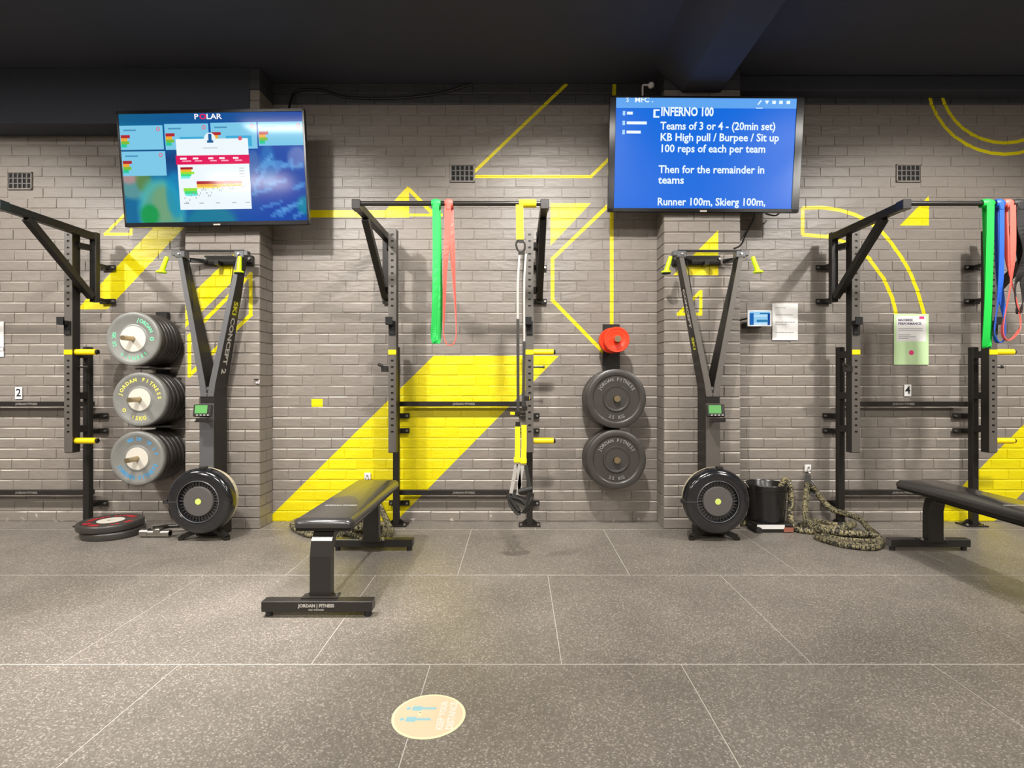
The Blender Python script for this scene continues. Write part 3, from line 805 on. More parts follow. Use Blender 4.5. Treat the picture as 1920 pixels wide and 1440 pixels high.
obj('sensor_head', MB().lathe([(-0.022, 0.0), (-0.02, 0.014), (-0.01, 0.022), (0.0, 0.024), (0.014, 0.02), (0.02, 0.008), (0.022, 0)], (0.035, 0, 0.08), 'Y', 20), M_sens, s_)

# ------------------------------------------------------------------ rig (wall-mounted half racks)
M_lab = mat('rack_label', (0.25, 0.23, 0.2, 1), rough=0.5)
def bolt(mb, x, y, z, r=0.009, d=-1):
    mb.cyl((x, y, z), (x, y + d * 0.012, z), r, 6)
def make_rack(loc, label):
    R = thing('wall_rack', loc, label, 'squat rack', 'wall-mounted squat racks')
    Y = lambda y: y - 4.2
    for s in (-1, 1):
        ux = s * 0.504; px = -0.513 if s < 0 else 0.508          # front upright, rear post
        up = obj('upright', MB().box((ux, Y(4.092), 1.405), (0.058, 0.07, 1.645)), M_black, R)
        fp = MB(); zt, zb = 2.228, 0.588
        holes = [z for z in [2.185 - 0.0475 * k for k in range(12)]] + [1.26 - 0.0475 * k for k in range(12)]
        fp.box((ux - 0.0195, Y(4.054), (zt + zb) / 2), (0.019, 0.006, zt - zb)); fp.box((ux + 0.0195, Y(4.054), (zt + zb) / 2), (0.019, 0.006, zt - zb))
        edges = [zt] + sum([[h + 0.007, h - 0.007] for h in holes], []) + [zb]
        for k in range(0, len(edges), 2):
            a, b_ = edges[k], edges[k + 1]
            if a - b_ > 0.001: fp.box((ux, Y(4.054), (a + b_) / 2), (0.02, 0.006, a - b_))
        obj('hole_plate', fp, M_upright, up)
        obj('rear_post', MB().box((px, Y(4.235), 0.685), (0.046, 0.05, 1.37), ch=0.003), M_black, R)
        lk = MB()
        for z in (1.31, 1.0, 0.75): lk.bar((ux, Y(4.127), z), (px, Y(4.21), z), 0.04, 0.05)
        for z in (2.12, 1.79): lk.bar((ux + s * 0.03, Y(4.10), z), (s * 0.583 - s * 0.025, Y(4.19), z), 0.04, 0.04)
        split('spacer', lk, M_black, R)
        for z in (0.837, 0.72, 0.152):
            wx = px + (0.0 if s < 0 else 0.0)
            mp_ = MB().box((wx, Y(4.336), z), (0.16, 0.01, 0.04), ch=0.002).box((wx, Y(4.29), z), (0.03, 0.085, 0.03))
            pl = obj('wall_bracket', mp_, M_black, R)
            bm_ = MB()
            for q in (-0.062, 0.062): bolt(bm_, wx + q, Y(4.331), z)
            split('bolt', bm_, M_bolt, pl)
        bp_ = obj('base_plate', MB().box((px, Y(4.25), 0.005), (0.165, 0.12, 0.01)).prism([(px - 0.075, 0.01), (px + 0.075, 0.01), (px + 0.03, 0.045), (px - 0.03, 0.045)], Y(4.25), Y(4.262)), M_black, R)
        bm_ = MB()
        for q in (-0.065, 0.065): bm_.cyl((px + q, Y(4.21), 0.01), (px + q, Y(4.21), 0.022), 0.009, 6)
        split('bolt', bm_, M_bolt, bp_)
        # arm, brace and its wall mount
        ax = s * 0.583
        obj('arm', MB().bar((ax, Y(3.425), 2.205), (ax, Y(4.22), 2.205), 0.045, 0.052, ch=0.003), M_black, R)
        obj('brace', MB().bar((ax, Y(3.62), 2.18), (ax, Y(4.17), 1.745), 0.045, 0.05, ch=0.003), M_black, R)
        obj('arm_post', MB().box((ax, Y(4.205), 1.975), (0.05, 0.045, 0.53), ch=0.003), M_black, R)
        for z in (2.0, 1.735):
            e_ = obj('arm_bracket', MB().box((ax, Y(4.337), z), (0.125, 0.01, 0.04), ch=0.002).box((ax, Y(4.28), z), (0.03, 0.11, 0.025)), M_black, R)
            bm_ = MB(); bolt(bm_, ax - 0.048, Y(4.332), z); bolt(bm_, ax + 0.048, Y(4.332), z); split('bolt', bm_, M_bolt, e_)
        tp = MB().box((ax, Y(3.44), 2.205), (0.052, 0.07, 0.06), ch=0.003)
        tpo = obj('bar_clamp', tp, M_black2, R)
        # J hook, spotter pin, yellow collar and pegs
        jx = ux - 0.012
        jh = MB().box((jx, Y(4.02), 1.535), (0.05, 0.055, 0.03)).box((jx, Y(3.997), 1.548), (0.05, 0.012, 0.055)).box((ux, Y(4.045), 1.50), (0.045, 0.012, 0.1))
        obj('j_hook', jh, M_hole, R)
        obj('collar', MB().box((ux, Y(4.051), 1.322), (0.059, 0.009, 0.036), ch=0.002), M_yel, R)
        if s < 0:
            obj('spotter_pin', MB().box((ux - 0.055, Y(4.06), 1.20), (0.05, 0.04, 0.045), ch=0.003).cyl((ux - 0.07, Y(4.04), 1.22), (ux - 0.10, Y(4.04), 1.235), 0.012, 10), M_black2, R)
            continue
        obj('spotter_pin', MB().cyl((ux + 0.03, Y(4.1), 1.215), (ux + 0.105, Y(4.1), 1.215), 0.007, 10).cyl((ux + 0.1, Y(4.1), 1.215), (ux + 0.112, Y(4.1), 1.215), 0.012, 10), M_black2, R)
        for z in (1.325, 0.668):
            pg = obj('storage_peg', MB().cyl((ux + 0.029, Y(4.09), z), (ux + 0.178, Y(4.09), z), 0.0225, 18), M_yel, R)
            obj('end_cap', MB().cyl((ux + 0.178, Y(4.09), z), (ux + 0.192, Y(4.09), z), 0.017, 14), M_hole, pg)
    obj('pull_up_bar', MB().cyl((-0.6, Y(3.43), 2.215), (0.6, Y(3.43), 2.215), 0.0155, 18), M_black2, R)
    for z in (0.932, 0.245):
        cb = obj('cross_bar', MB().bar((-0.5, Y(4.295), z), (0.5, Y(4.295), z), 0.04, 0.038, ch=0.002), M_black2, R)
        lb = MB(); text_into(lb, 'JORDAN FITNESS', 0.022, Matrix.Translation((0.0, Y(4.2735), z)) @ FRONT, bold=0.0006); obj('lettering', lb, M_lab, cb)
    return R
RX = -0.414
rack = make_rack((RX, 4.2, 0), 'black squat rack between the two pillars, straps and bands on its bar')
dup(rack, (-3.297 - 0.504, 4.2, 0), 'black squat rack cut off by the left photo edge, beside the coloured plates')
dup(rack, (2.50 + 0.49, 4.2, 0), 'black squat rack on the right around the green poster')

# ------------------------------------------------------------------ resistance bands
def band(name, label, xc, zt, yb, width, color, path, ws, wdirs, rknot=0.03):
    m_ = mat(name + '_rubber', color, rough=0.5)
    t = thing(name, (xc, yb, zt), label, 'resistance band', 'loop bands hanging from the pull-up bars')
    k = MB()
    k.lathe([(-width * 0.7, 0.0175), (-width * 0.7, rknot * 0.8), (-width * 0.2, rknot), (width * 0.3, rknot * 0.92), (width * 0.7, rknot * 0.75), (width * 0.7, 0.0175)], (0, 0, 0), 'X', 20, closed=True)
    k.box((0, -rknot * 0.75, -0.02), (width * 0.9, 0.014, 0.05), ch=0.005)
    obj('knot', k, m_, t)
    obj('loop', MB().ribbon([(p[0], p[1], p[2]) for p in path], wdirs, ws, 0.005, samples=6), m_, t)
    return t
X = Vector((1, 0, 0)); D45 = Vector((0.75, 0.66, 0)); YV = Vector((0, 1, 0))
zt = 2.213; yb = 3.43
# centre rack: green (wide) and coral (narrow)
gx = W(818, 386, 3.43).x
band('green_band', 'green resistance band hanging from the middle rack bar', gx, zt, yb, 0.04, srgb(40, 190, 85),
     [(0.0, -0.025, -0.02), (0.002, -0.02, -0.3), (-0.005, -0.012, -0.6), (-0.012, -0.006, -0.76), (-0.012, 0.0, -0.835), (-0.002, 0.004, -0.858), (0.01, 0.01, -0.83), (0.018, 0.016, -0.7), (0.012, 0.02, -0.4), (0.004, 0.02, -0.02)],
     0.042, [X, X, D45, D45, X, X, D45, D45, X, X])
cx_ = W(842, 386, 3.43).x
band('coral_band', 'thin coral resistance band beside the green one on the middle rack bar', cx_, zt, yb, 0.036, srgb(240, 100, 88),
     [(-0.004, -0.024, -0.02), (-0.008, -0.02, -0.2), (-0.022, -0.015, -0.4), (-0.03, -0.01, -0.65), (-0.033, -0.005, -0.8), (-0.02, 0, -0.86), (0.005, 0.004, -0.88), (0.035, 0.006, -0.855), (0.044, 0.008, -0.77), (0.03, 0.012, -0.5), (0.02, 0.016, -0.3), (0.006, 0.02, -0.02)],
     [0.04, 0.038, 0.03, 0.024, 0.02, 0.02, 0.02, 0.02, 0.02, 0.026, 0.036, 0.036], [X, X, D45, Vector((.4, .9, 0)), YV, YV, YV, YV, YV, Vector((.4, .9, 0)), D45, X])
# right rack
def bx(px): return W(px, 386, 3.43).x
band('green_band', 'wide green resistance band hanging from the right rack bar, leftmost of its four', bx(1850), zt, yb, 0.05, srgb(20, 185, 65),
     [(-0.002, -0.03, -0.02), (-0.004, -0.026, -0.3), (-0.008, -0.02, -0.6), (-0.012, -0.012, -0.8), (-0.010, -0.004, -0.868), (0.0, 0.002, -0.885), (0.016, 0.01, -0.86), (0.022, 0.014, -0.7), (0.022, 0.018, -0.4), (0.012, 0.02, -0.02)],
     0.046, X)
band('blue_band', 'blue resistance band with a teardrop loop on the right rack bar', bx(1872), zt, yb, 0.036, srgb(30, 85, 185),
     [(0.0, -0.024, -0.02), (0.002, -0.02, -0.3), (0.0, -0.016, -0.48), (-0.018, -0.012, -0.65), (-0.03, -0.008, -0.78), (-0.022, -0.004, -0.84), (0.004, 0, -0.862), (0.04, 0.004, -0.84), (0.048, 0.008, -0.75), (0.03, 0.012, -0.58), (0.012, 0.014, -0.4), (0.004, 0.018, -0.02)],
     [0.03, 0.03, 0.032, 0.03, 0.028, 0.026, 0.024, 0.03, 0.034, 0.036, 0.034, 0.03], [X, X, X, D45, D45, YV, YV, D45, D45, X, X, X])
band('coral_band', 'coral resistance band crossing the blue one on the right rack bar', bx(1888), zt, yb, 0.038, srgb(235, 95, 82),
     [(0.0, -0.04, -0.02), (0.004, -0.036, -0.3), (-0.005, -0.032, -0.5), (-0.03, -0.028, -0.66), (-0.05, -0.024, -0.78), (-0.03, -0.018, -0.84), (0.01, -0.012, -0.845), (0.06, -0.006, -0.80), (0.085, 0.0, -0.74), (0.07, 0.006, -0.62), (0.04, 0.012, -0.48), (0.014, 0.016, -0.3), (0.006, 0.02, -0.02)],
     [0.036, 0.036, 0.03, 0.022, 0.018, 0.018, 0.016, 0.018, 0.022, 0.026, 0.03, 0.034, 0.034], [X, X, D45, D45, YV, YV, YV, YV, D45, D45, D45, X, X])
band('black_band', 'wide black resistance band at the right edge of the photo', bx(1910), zt, yb, 0.062, (0.016, 0.015, 0.015, 1),
     [(0.0, -0.024, -0.02), (0.004, -0.022, -0.15), (0.02, -0.016, -0.3), (0.01, -0.008, -0.42), (-0.02, 0.0, -0.5), (-0.01, 0.006, -0.62), (0.01, 0.01, -0.68), (0.04, 0.014, -0.6), (0.05, 0.018, -0.45), (0.03, 0.02, -0.25), (0.01, 0.022, -0.02)],
     [0.07, 0.068, 0.06, 0.05, 0.05, 0.04, 0.03, 0.05, 0.06, 0.065, 0.066], [X, X, D45, X, D45, D45, YV, D45, X, X, X])

# ------------------------------------------------------------------ suspension strap on the middle rack
M_strapg = mat('grey_webbing', (0.42, 0.4, 0.37, 1), rough=0.7)
M_strapb = mat('black_webbing', (0.03, 0.028, 0.024, 1), rough=0.7)
YS = 3.40
def S(px, py, y=YS): return W(px, py, y) - Vector((W(976, 386, 3.43).x, 3.43, 2.215))
ts = thing('suspension_trainer', tuple(W(976, 386, 3.43)), 'yellow and black suspension straps hanging from the middle rack bar', 'suspension trainer')
ts.location.z = 2.215
sm_ = MB()
sm_.lathe([(-0.02, 0.016), (-0.02, 0.024), (0.085, 0.024), (0.085, 0.016)], (0.012, 0, 0), 'X', 18, closed=True)
sm_.ribbon([S(974, 384), S(974.5, 415), S(975, 449)], X, 0.045, 0.006, samples=3)
obj('anchor_strap', sm_, M_yelstrap, ts)
cb = MB().tube([S(972, 449), S(968, 458), S(972, 470), S(982, 470), S(984, 458), S(978, 449)], 0.006, 8).box(S(977, 452), (0.03, 0.012, 0.02)).box(S(978, 474), (0.04, 0.014, 0.02))
obj('carabiner', cb, M_black2, ts)
for (xa, xb, ysplit, n) in ((971, 971.5, 598, 'lower_strap'), (983, 981, 640, 'lower_strap')):
    u_ = obj('upper_strap', MB().ribbon([S(xa + 3, 476), S(xa, 530), S(xa, ysplit)], X, 0.012, 0.004), M_strapg, ts)
    l_ = obj(n, MB().ribbon([S(xa, ysplit), S((xa + xb) / 2, 700), S(xb, 770)], X, 0.018, 0.006), M_strapb, ts)
bk_ = MB()
for px, py in ((970, 775), (971, 795), (984, 765), (988, 747), (981, 783)): bk_.box(S(px, py), (0.03, 0.016, 0.03), ch=0.003)
split('buckle', bk_, M_black2, ts)
obj('cam_tab', MB().box(S(962, 775), (0.035, 0.01, 0.016)).box(S(989, 746), (0.025, 0.012, 0.02)), M_yel, ts)
for px, yA, yB in ((970.5, 800, 868), (982.5, 797, 870)):
    obj('strap_sleeve', MB().ribbon([S(px, yA), S(px, (yA + yB) / 2), S(px - 1, yB)], X, 0.032, 0.012).box(S(px - 1, yB - 6), (0.04, 0.02, 0.03), ch=0.003), M_yelstrap, ts)
for a_, b_ in (((968, 870), (958, 925)), ((972, 870), (975, 925)), ((980, 872), (971, 928)), ((986, 872), (994, 918))):
    obj('handle_strap', MB().ribbon([S(*a_), S((a_[0] + b_[0]) / 2, 898), S(*b_)], X, 0.022, 0.004), M_strapg if a_[0] < 985 else M_strapb, ts)
h_ = MB().cyl(S(952, 928), S(972, 958), 0.016, 14).cyl(S(972, 922), S(998, 916), 0.017, 14)
split('grip', h_, M_rubber, ts)
h_ = MB()
h_.ribbon([S(955, 926), S(962, 948), S(976, 962), S(990, 950), S(996, 925)], D45, 0.05, 0.006)
h_.ribbon([S(965, 924), S(972, 940), S(985, 944), S(996, 930)], Vector((0.3, 0.3, 0.9)), 0.045, 0.006)
h_.ribbon([S(958, 930), S(978, 936), S(990, 950), S(982, 962)], D45, 0.035, 0.006)
obj('foot_cradle', h_, M_strapb, ts)

# ------------------------------------------------------------------ weight plates
def plate_mesh(r, th, hub, groove=True):
    """a bumper plate lying along +Y, front face at y=0"""
    mb = MB()
    p = [(0.004, hub), (0.004, hub * 1.1), (0.009, hub * 1.18), (0.009, r * 0.52), (0.006, r * 0.56), (0.006, r * 0.80), (0.001, r * 0.84), (0.0, r * 0.95), (0.004, r * 0.985), (0.012, r), (th - 0.012, r), (th - 0.003, r * 0.975), (th, r * 0.93), (th, hub)]
    mb.lathe(p, (0, 0, 0), 'Y', 56, closed=True)
    return mb
def hub_mesh(hub, th, bore=0.0255):
    return MB().lathe([(0.002, bore), (0.002, hub), (th - 0.001, hub), (th - 0.001, bore), (0.002, bore)], (0, 0, 0), 'Y', 40, closed=True)
TM = Matrix.Translation((0, -0.0007, 0)) @ FRONT
PG = mat('plate_mint', srgb(110, 205, 160), rough=0.5); PY = mat('plate_yellow_print', srgb(226, 215, 90), rough=0.5)
PB = mat('plate_blue_print', srgb(60, 150, 205), rough=0.5); PR = mat('plate_red_print', srgb(190, 35, 45), rough=0.5)
def make_plate(name, loc, label, r, th, hub, body, hubm, ink=None, txt=(), group=None, bore=0.0255, rub=False):
    t = thing(name, loc, label, 'weight plate', group)
    if rub:
        mb = MB().lathe([(0.004, hub), (0.001, hub * 1.06), (0.001, hub * 1.2), (0.010, hub * 1.28), (0.010, r * 0.76), (0.002, r * 0.79), (0.0, r * 0.82), (0.0, r * 0.93), (0.006, r * 0.985), (0.014, r), (th - 0.006, r), (th, r * 0.965), (th, hub)], (0, 0, 0), 'Y', 64, closed=True)
        obj('disc', mb, body, t)
    else: obj('disc', plate_mesh(r, th, hub), body, t)
    obj('hub', hub_mesh(hub, th, bore), hubm, t)
    if ink:
        mb = MB()
        for s_, sz, rr_, a0, a1, fl_ in txt:
            arc_text(mb, s_, sz, rr_, a0, a1, Matrix.Translation((0, 0.0052, 0)) @ FRONT, bold=0.0012, flip=fl_)
        obj('lettering', mb, ink, t)
    return t
Rl = 0.198
stacks = [('green', -2.802, 1.418, 7, 0.039, 0.094, PG, (('JORDAN', 0.036, 0.142, 75, 25, False), ('o', 0.06, 0.142, 0, 0, False), ('20 KG', 0.038, 0.142, 200, 165, True), ('FITNESS', 0.036, 0.142, 235, 310, True))),
          ('yellow', -2.755, 0.976, 6, 0.046, 0.082, PY, (('JORDAN FITNESS', 0.036, 0.145, 165, 5, False), ('o', 0.055, 0.14, 215, 215, False), ('15KG', 0.04, 0.14, 250, 285, True))),
          ('blue', -2.772, 0.545, 6, 0.046, 0.082, PB, (('JORDAN FITNESS', 0.04, 0.142, 205, 340, True), ('KG 10', 0.036, 0.142, 115, 82, False), ('20', 0.034, 0.142, 30, 14, False), ('10', 0.034, 0.142, 57, 50, False)))]
rack_l = thing('plate_storage_rail', (-2.78, 4.30, 0), 'wall rail with steel pegs holding the green, yellow and blue plates', 'plate rack')
obj('rail', MB().box((0, 0.03, 1.0), (0.09, 0.04, 1.3), ch=0.003), M_black, rack_l)
for k, (cn, px_, pz, n, th, hub, ink, txt) in enumerate(stacks):
    dxl = px_ + 2.78
    obj('peg', MB().cyl((dxl, 0.01, pz), (dxl, -0.385, pz), 0.018, 20), M_peg, rack_l)
    g_ = 'bumper plates with %s print' % cn
    for i in range(n):
        fy = 4.02 + i * (th + 0.0005)
        lab = ('bumper plate with %s print, front of its stack on the %s peg' % (cn, ('top', 'middle', 'bottom')[k])) if i == 0 else \
              'bumper plate number %s from the front of the %s-print stack' % (('one', 'two', 'three', 'four', 'five', 'six', 'seven')[i], cn)
        jx, jz = (0, 0) if i == 0 else (random.uniform(-0.003, 0.003), random.uniform(-0.003, 0.0))
        if i == 0:
            first = make_plate('bumper_plate', (px_, fy, pz), lab, Rl, th, hub, M_plate, M_hub, ink, txt, g_, 0.019)
        elif i == 1:
            second = make_plate('bumper_plate', (px_ + jx, fy, pz + jz), lab, Rl, th, hub, M_plated, M_hub, None, (), g_, 0.019)
        else: dup(second, (px_ + jx, fy, pz + jz), lab)
for z in (1.205, 0.765):
    obj('shelf_bracket', MB().box((0.02, 0.0 - 0.07, z), (0.27, 0.1, 0.014), ch=0.002), M_upright, rack_l)

# middle storage between rack and right pillar
mx_ = 0.737
rack_m = thing('plate_storage_rail', (mx_, 4.31, 0), 'black upright rail with pegs holding two red and several black plates', 'plate rack')
obj('rail', MB().box((0.0, 0.028, 0.98), (0.13, 0.035, 1.15), ch=0.003), M_black, rack_m)
for z in (1.42, 0.98, 0.526):
    obj('peg', MB().cyl((0, 0.01, z), (0, -0.245 if z < 1.3 else -0.27, z), 0.0235, 20), M_peg, rack_m)
for k, (z, nm) in enumerate(((0.98, 'upper'), (0.526, 'lower'))):
    for i in range(3):
        lab = 'black rubber plate with raised lettering, front of the %s pegged pair' % nm if i == 0 else \
              ('black rubber plate directly behind the front one on the %s black-plate peg' % nm if i == 1 else 'rearmost black rubber plate against the wall on the %s black-plate peg' % nm)
        dx = (0, -0.012, -0.016)[i]
        p = make_plate('rubber_plate', (mx_ + dx, 4.10 + i * 0.062, z - (0, .004, .006)[i]), lab, 0.222, 0.06, 0.08, M_plated, M_platehub, M_plate if i == 0 else None,
                       (('JORDAN FITNESS', 0.034, 0.142, 150, 30, False), ('25 KG', 0.034, 0.142, 250, 290, True)) if i == 0 else (), 'black rubber plates on the middle rail', rub=True)
M_redp = M_red
for i, (dx, lab) in enumerate(((0.004, 'small red-orange change plate, front one on the middle rail'), (-0.02, 'small red-orange change plate behind the front one'))):
    make_plate('change_plate', (mx_ + dx, 4.10 + i * 0.075, 1.418), lab, 0.096, 0.07 if i else 0.06, 0.03, M_red, M_red, None, (), 'small red plates on the middle rail')

# plates lying on the floor at the left
fpos = [(-2.945, 4.00, 0.053, 0.205), (-2.925, 4.00, 0.0, 0.197)]
for i, (x, y, z, r) in enumerate(fpos):
    lab = ('bumper plate with red print lying on top of another on the floor', 'black bumper plate lying flat on the floor under the red-print plate')[i]
    t = thing('bumper_plate', (x, y, z), lab, 'weight plate', 'plates lying on the floor at the left')
    Rz = Matrix.Rotation(-PI / 2, 4, 'X')
    th = 0.052
    d_ = plate_mesh(r, th, 0.085); d_.v = [tuple(Rz @ Vector(v) + Vector((0, 0, th))) for v in d_.v]; obj('disc', d_, M_plated, t)
    h_ = hub_mesh(0.085, th); h_.v = [tuple(Rz @ Vector(v) + Vector((0, 0, th))) for v in h_.v]; obj('hub', h_, M_hub, t)
    if i == 0:
        mb = MB(); MT = Matrix.Translation((0, 0, th - 0.0045)) @ Matrix.Rotation(0.5, 4, 'Z')
        arc_text(mb, 'JORDAN FITNESS', 0.045, 0.143, 160, 20, MT, bold=0.003); arc_text(mb, '25 KG', 0.055, 0.143, 190, 240, MT, bold=0.004, flip=True); arc_text(mb, '25 KG', 0.045, 0.143, 280, 330, MT, bold=0.003, flip=True)
        obj('lettering', mb, PR, t)
lm = thing('landmine_sleeve', tuple(W(285, 1005, 3.93)), 'short steel bar sleeve lying on the floor beside the left ski machine', 'barbell part')
lm.location.z = 0.0
lb_ = MB().lathe([(-0.02, 0.018), (-0.02, 0.026), (0.13, 0.026), (0.13, 0.018)], (0.0, 0, 0.027), 'X', 20, closed=True)
lb_.box((0.045, -0.002, 0.05), (0.05, 0.05, 0.03), ch=0.004)
obj('sleeve', lb_, M_chrome, lm)
obj('open_ring', MB().lathe([(-0.075, 0.022), (-0.075, 0.03), (-0.02, 0.03), (-0.02, 0.022)], (0, 0, 0.031), 'X', 20, closed=True), M_chrome, lm)
obj('pivot', MB().cyl((-0.01, 0.03, 0.052), (0.05, 0.10, 0.05), 0.016, 14).cyl((0.05, 0.10, 0.05), (0.19, 0.17, 0.04), 0.014, 14), M_black2, lm)

# ------------------------------------------------------------------ ski machines
M_sil = mat('ski_grey_front', (0.14, 0.14, 0.145, 1), rough=0.35, metal=0.4)
M_gloss = mat('glossy_black_plastic', (0.012, 0.012, 0.014, 1), rough=0.16, spec=0.6, coat=0.4)
M_cream = mat('cream_mesh_cage', (0.5, 0.44, 0.3, 1), rough=0.45, metal=0.3)
M_disc = mat('grey_cover', (0.09, 0.082, 0.078, 1), rough=0.5)
M_dot = mat('lime_logo', srgb(205, 220, 110), rough=0.5)
M_lcd = mat('green_lcd', srgb(85, 150, 80), rough=0.3)
M_yel2 = mat('yellow_print', srgb(225, 225, 40), rough=0.5)
def make_erg(loc, label, mirror, fm):
    s = mirror           # +1: side lettering on the right face, -1: on the left face
    t = thing('ski_machine', loc, label, 'rowing machine', 'wall-mounted ski trainers')
    t['category'] = 'ski machine'
    y0 = lambda y: y - 4.0
    fw = 0.105
    obj('column', MB().box((0, y0(4.02), 0.72), (fw, 0.17, 0.64), ch=0.004), M_black, t)
    obj('front_cover', MB().box((0, y0(3.929), 0.70), (fw * 0.96, 0.012, 0.50), ch=0.003), fm, t)
    # splitting arms: one prism each, wide at the fork
    for q in (-1, 1):
        a = Vector((q * 0.024, 0, 1.0)); b_ = Vector((q * 0.213, 0, 2.0))
        secs = [(a.x, a.z, 0.048, 3.935, 4.105), (a.x + q * 0.012, a.z + 0.09, 0.046, 3.937, 4.10), (b_.x, b_.z, 0.034, 3.965, 4.045)]
        vs = []
        for (cx__, cz__, wd__, ya, yb_) in secs:
            h = wd__ / 2; vs += [(cx__ - h, y0(ya), cz__), (cx__ + h, y0(ya), cz__), (cx__ + h, y0(yb_), cz__), (cx__ - h, y0(yb_), cz__)]
        fs = [(0, 3, 2, 1), (8, 9, 10, 11)] + [(4 * i + k, 4 * i + (k + 1) % 4, 4 * i + 4 + (k + 1) % 4, 4 * i + 4 + k) for i in range(2) for k in range(4)]
        ar = obj('arm', MB().add(vs, fs), M_black, t)
        vf = []
        for (cx__, cz__, wd__, ya, yb_) in secs:
            h = wd__ / 2 * 0.94; vf += [(cx__ - h, y0(ya) - 0.004, cz__), (cx__ + h, y0(ya) - 0.004, cz__), (cx__ + h, y0(ya) + 0.001, cz__), (cx__ - h, y0(ya) + 0.001, cz__)]
        obj('arm_front', MB().add(vf, fs), fm, ar)
        obj('cord', MB().cyl((b_.x - q * 0.045, y0(3.985), 1.98), (a.x + q * 0.03, y0(3.96), 1.12), 0.003, 6), M_hole, t)
        # pulley bracket and hanging handle
        pb = obj('pulley_bracket', MB().box((b_.x, y0(3.99), 2.022), (0.068, 0.07, 0.046), ch=0.004).box((b_.x + q * 0.035, y0(3.985), 2.03), (0.05, 0.05, 0.035), ch=0.003), M_sil, t)
        bm_ = MB(); bolt(bm_, b_.x, y0(3.955), 2.022, 0.008); split('bolt', bm_, M_bolt, pb)
        hx = b_.x + q * 0.07 * (1.0 if (q * s) < 0 else (0.3 if s > 0 else 1.25))
        tip = (hx - 0.035 * (1 if q < 0 else -1) * (1 if (s < 0 or q < 0) else 0), y0(3.92), 1.885)
        hd = obj('handle', MB().cyl((hx, y0(3.93), 1.995), tip, 0.014, 14, r2=0.018).lathe([(-0.006, 0.0), (-0.006, 0.034), (0.006, 0.034), (0.006, 0)], tip, 'Z', 20), M_neon, t)
        if q * s > 0: obj('end_cap', MB().lathe([(-0.014, 0.0), (-0.014, 0.03), (-0.006, 0.032), (-0.006, 0)], tip, 'Z', 20), M_hole, hd)
    obj('fork_plate', MB().box((0, y0(3.95), 1.01), (0.10, 0.016, 0.12), ch=0.003), fm, t)
    bm_ = MB()
    for xx in (-0.03, 0, 0.03):
        bolt(bm_, xx, y0(3.942), 1.052, 0.004); bolt(bm_, xx * 0.6, y0(3.942), 1.02, 0.004)
    split('bolt', bm_, M_bolt, t)
    obj('badge', MB().lathe([(0, 0.0), (0, 0.017), (0.002, 0.017), (0.002, 0)], (-0.015, y0(3.939), 0.978), 'Y', 20).box((0.022, y0(3.94), 0.978), (0.03, 0.003, 0.007)), M_yel2, t)
    obj('top_bar', MB().box((0.0, y0(4.0), 2.052), (0.46, 0.018, 0.016)), M_black, t)
    obj('wall_bar', MB().box((0.06 * s, y0(4.12), 2.01), (0.36, 0.03, 0.07), ch=0.004), M_black, t)
    bm_ = MB()
    for xx in (-0.11, 0.22): bolt(bm_, xx * s, y0(4.104), 2.02, 0.01)
    split('bolt', bm_, M_bolt, t)
    split('wall_stay', MB().bar((0, y0(4.05), 1.98), (0, y0(4.12), 1.98), 0.03, 0.03).bar((-0.2, y0(4.06), 2.0), (-0.1 , y0(4.11), 2.0), 0.025, 0.03).bar((0.2, y0(4.06), 2.0), (0.14, y0(4.11), 2.0), 0.025, 0.03), M_black, t)
    # lettering along the outer side face of one arm (right arm when s > 0, else left)
    A_ = Vector((s * (0.036 + 0.023), y0(4.005), 1.09)); B_ = Vector((s * (0.213 + 0.017), y0(4.0), 2.0))
    dn = (A_ - B_).normalized(); wy = Vector((0, 1, 0)); wy = (wy - dn * wy.dot(dn)).normalized()
    nrm = dn.cross(wy)
    if nrm.x * s < 0: wy = -wy; nrm = -nrm
    L_ = (B_ - A_).length
    for body, col_, dz, hh in ((('SKI', M_yel2, 0.40, 0.075), ('CONCEPT', M_lwhite, 0.66, 0.075), ('2', M_lwhite, 0.90, 0.08)) if s > 0 else (('CONCEPT', M_lwhite, 0.40, 0.062), ('SKI', M_yel2, 0.68, 0.07))):
        c_ = B_ + dn * (L_ * dz) + nrm * 0.0012
        MM = Matrix((dn, wy, nrm)).transposed().to_4x4(); MM.translation = c_
        mb = MB(); text_into(mb, body, hh, MM, bold=0.0025); obj('lettering', mb, col_, t)
    # flywheel housing
    wx = 0.035 * -s * -1 if False else (0.02 if s > 0 else -0.015)
    wc = (wx, y0(3.78), 0.283)
    prof = [(0.012, 0.098), (0.03, 0.105), (0.03, 0.135), (0.008, 0.142), (-0.002, 0.150), (-0.004, 0.17), (0.002, 0.2), (0.016, 0.218), (0.04, 0.226), (0.075, 0.226), (0.085, 0.2), (0.085, 0.12)]
    fwh = obj('flywheel_housing', MB().lathe(prof, wc, 'Y', 64, closed=True), M_gloss, t)
    obj('seam', MB().box((wc[0] - 0.185, wc[1] - 0.003, wc[2]), (0.085, 0.004, 0.003)).box((wc[0] + 0.12, wc[1] + 0.02, wc[2] + 0.002), (0.03, 0.012, 0.004)).box((wc[0] - 0.12, wc[1] + 0.02, wc[2] + 0.002), (0.03, 0.012, 0.004)), M_sil, fwh)
    vg = MB()
    for k in range(36):
        a = 2 * PI * k / 36
        vg.bar((wc[0] + 0.103 * math.cos(a), wc[1] + 0.026, wc[2] + 0.103 * math.sin(a)), (wc[0] + 0.136 * math.cos(a), wc[1] + 0.026, wc[2] + 0.136 * math.sin(a)), 0.004, 0.003, up=(0, 1, 0))
    obj('vent_ring', vg, M_disc, fwh)
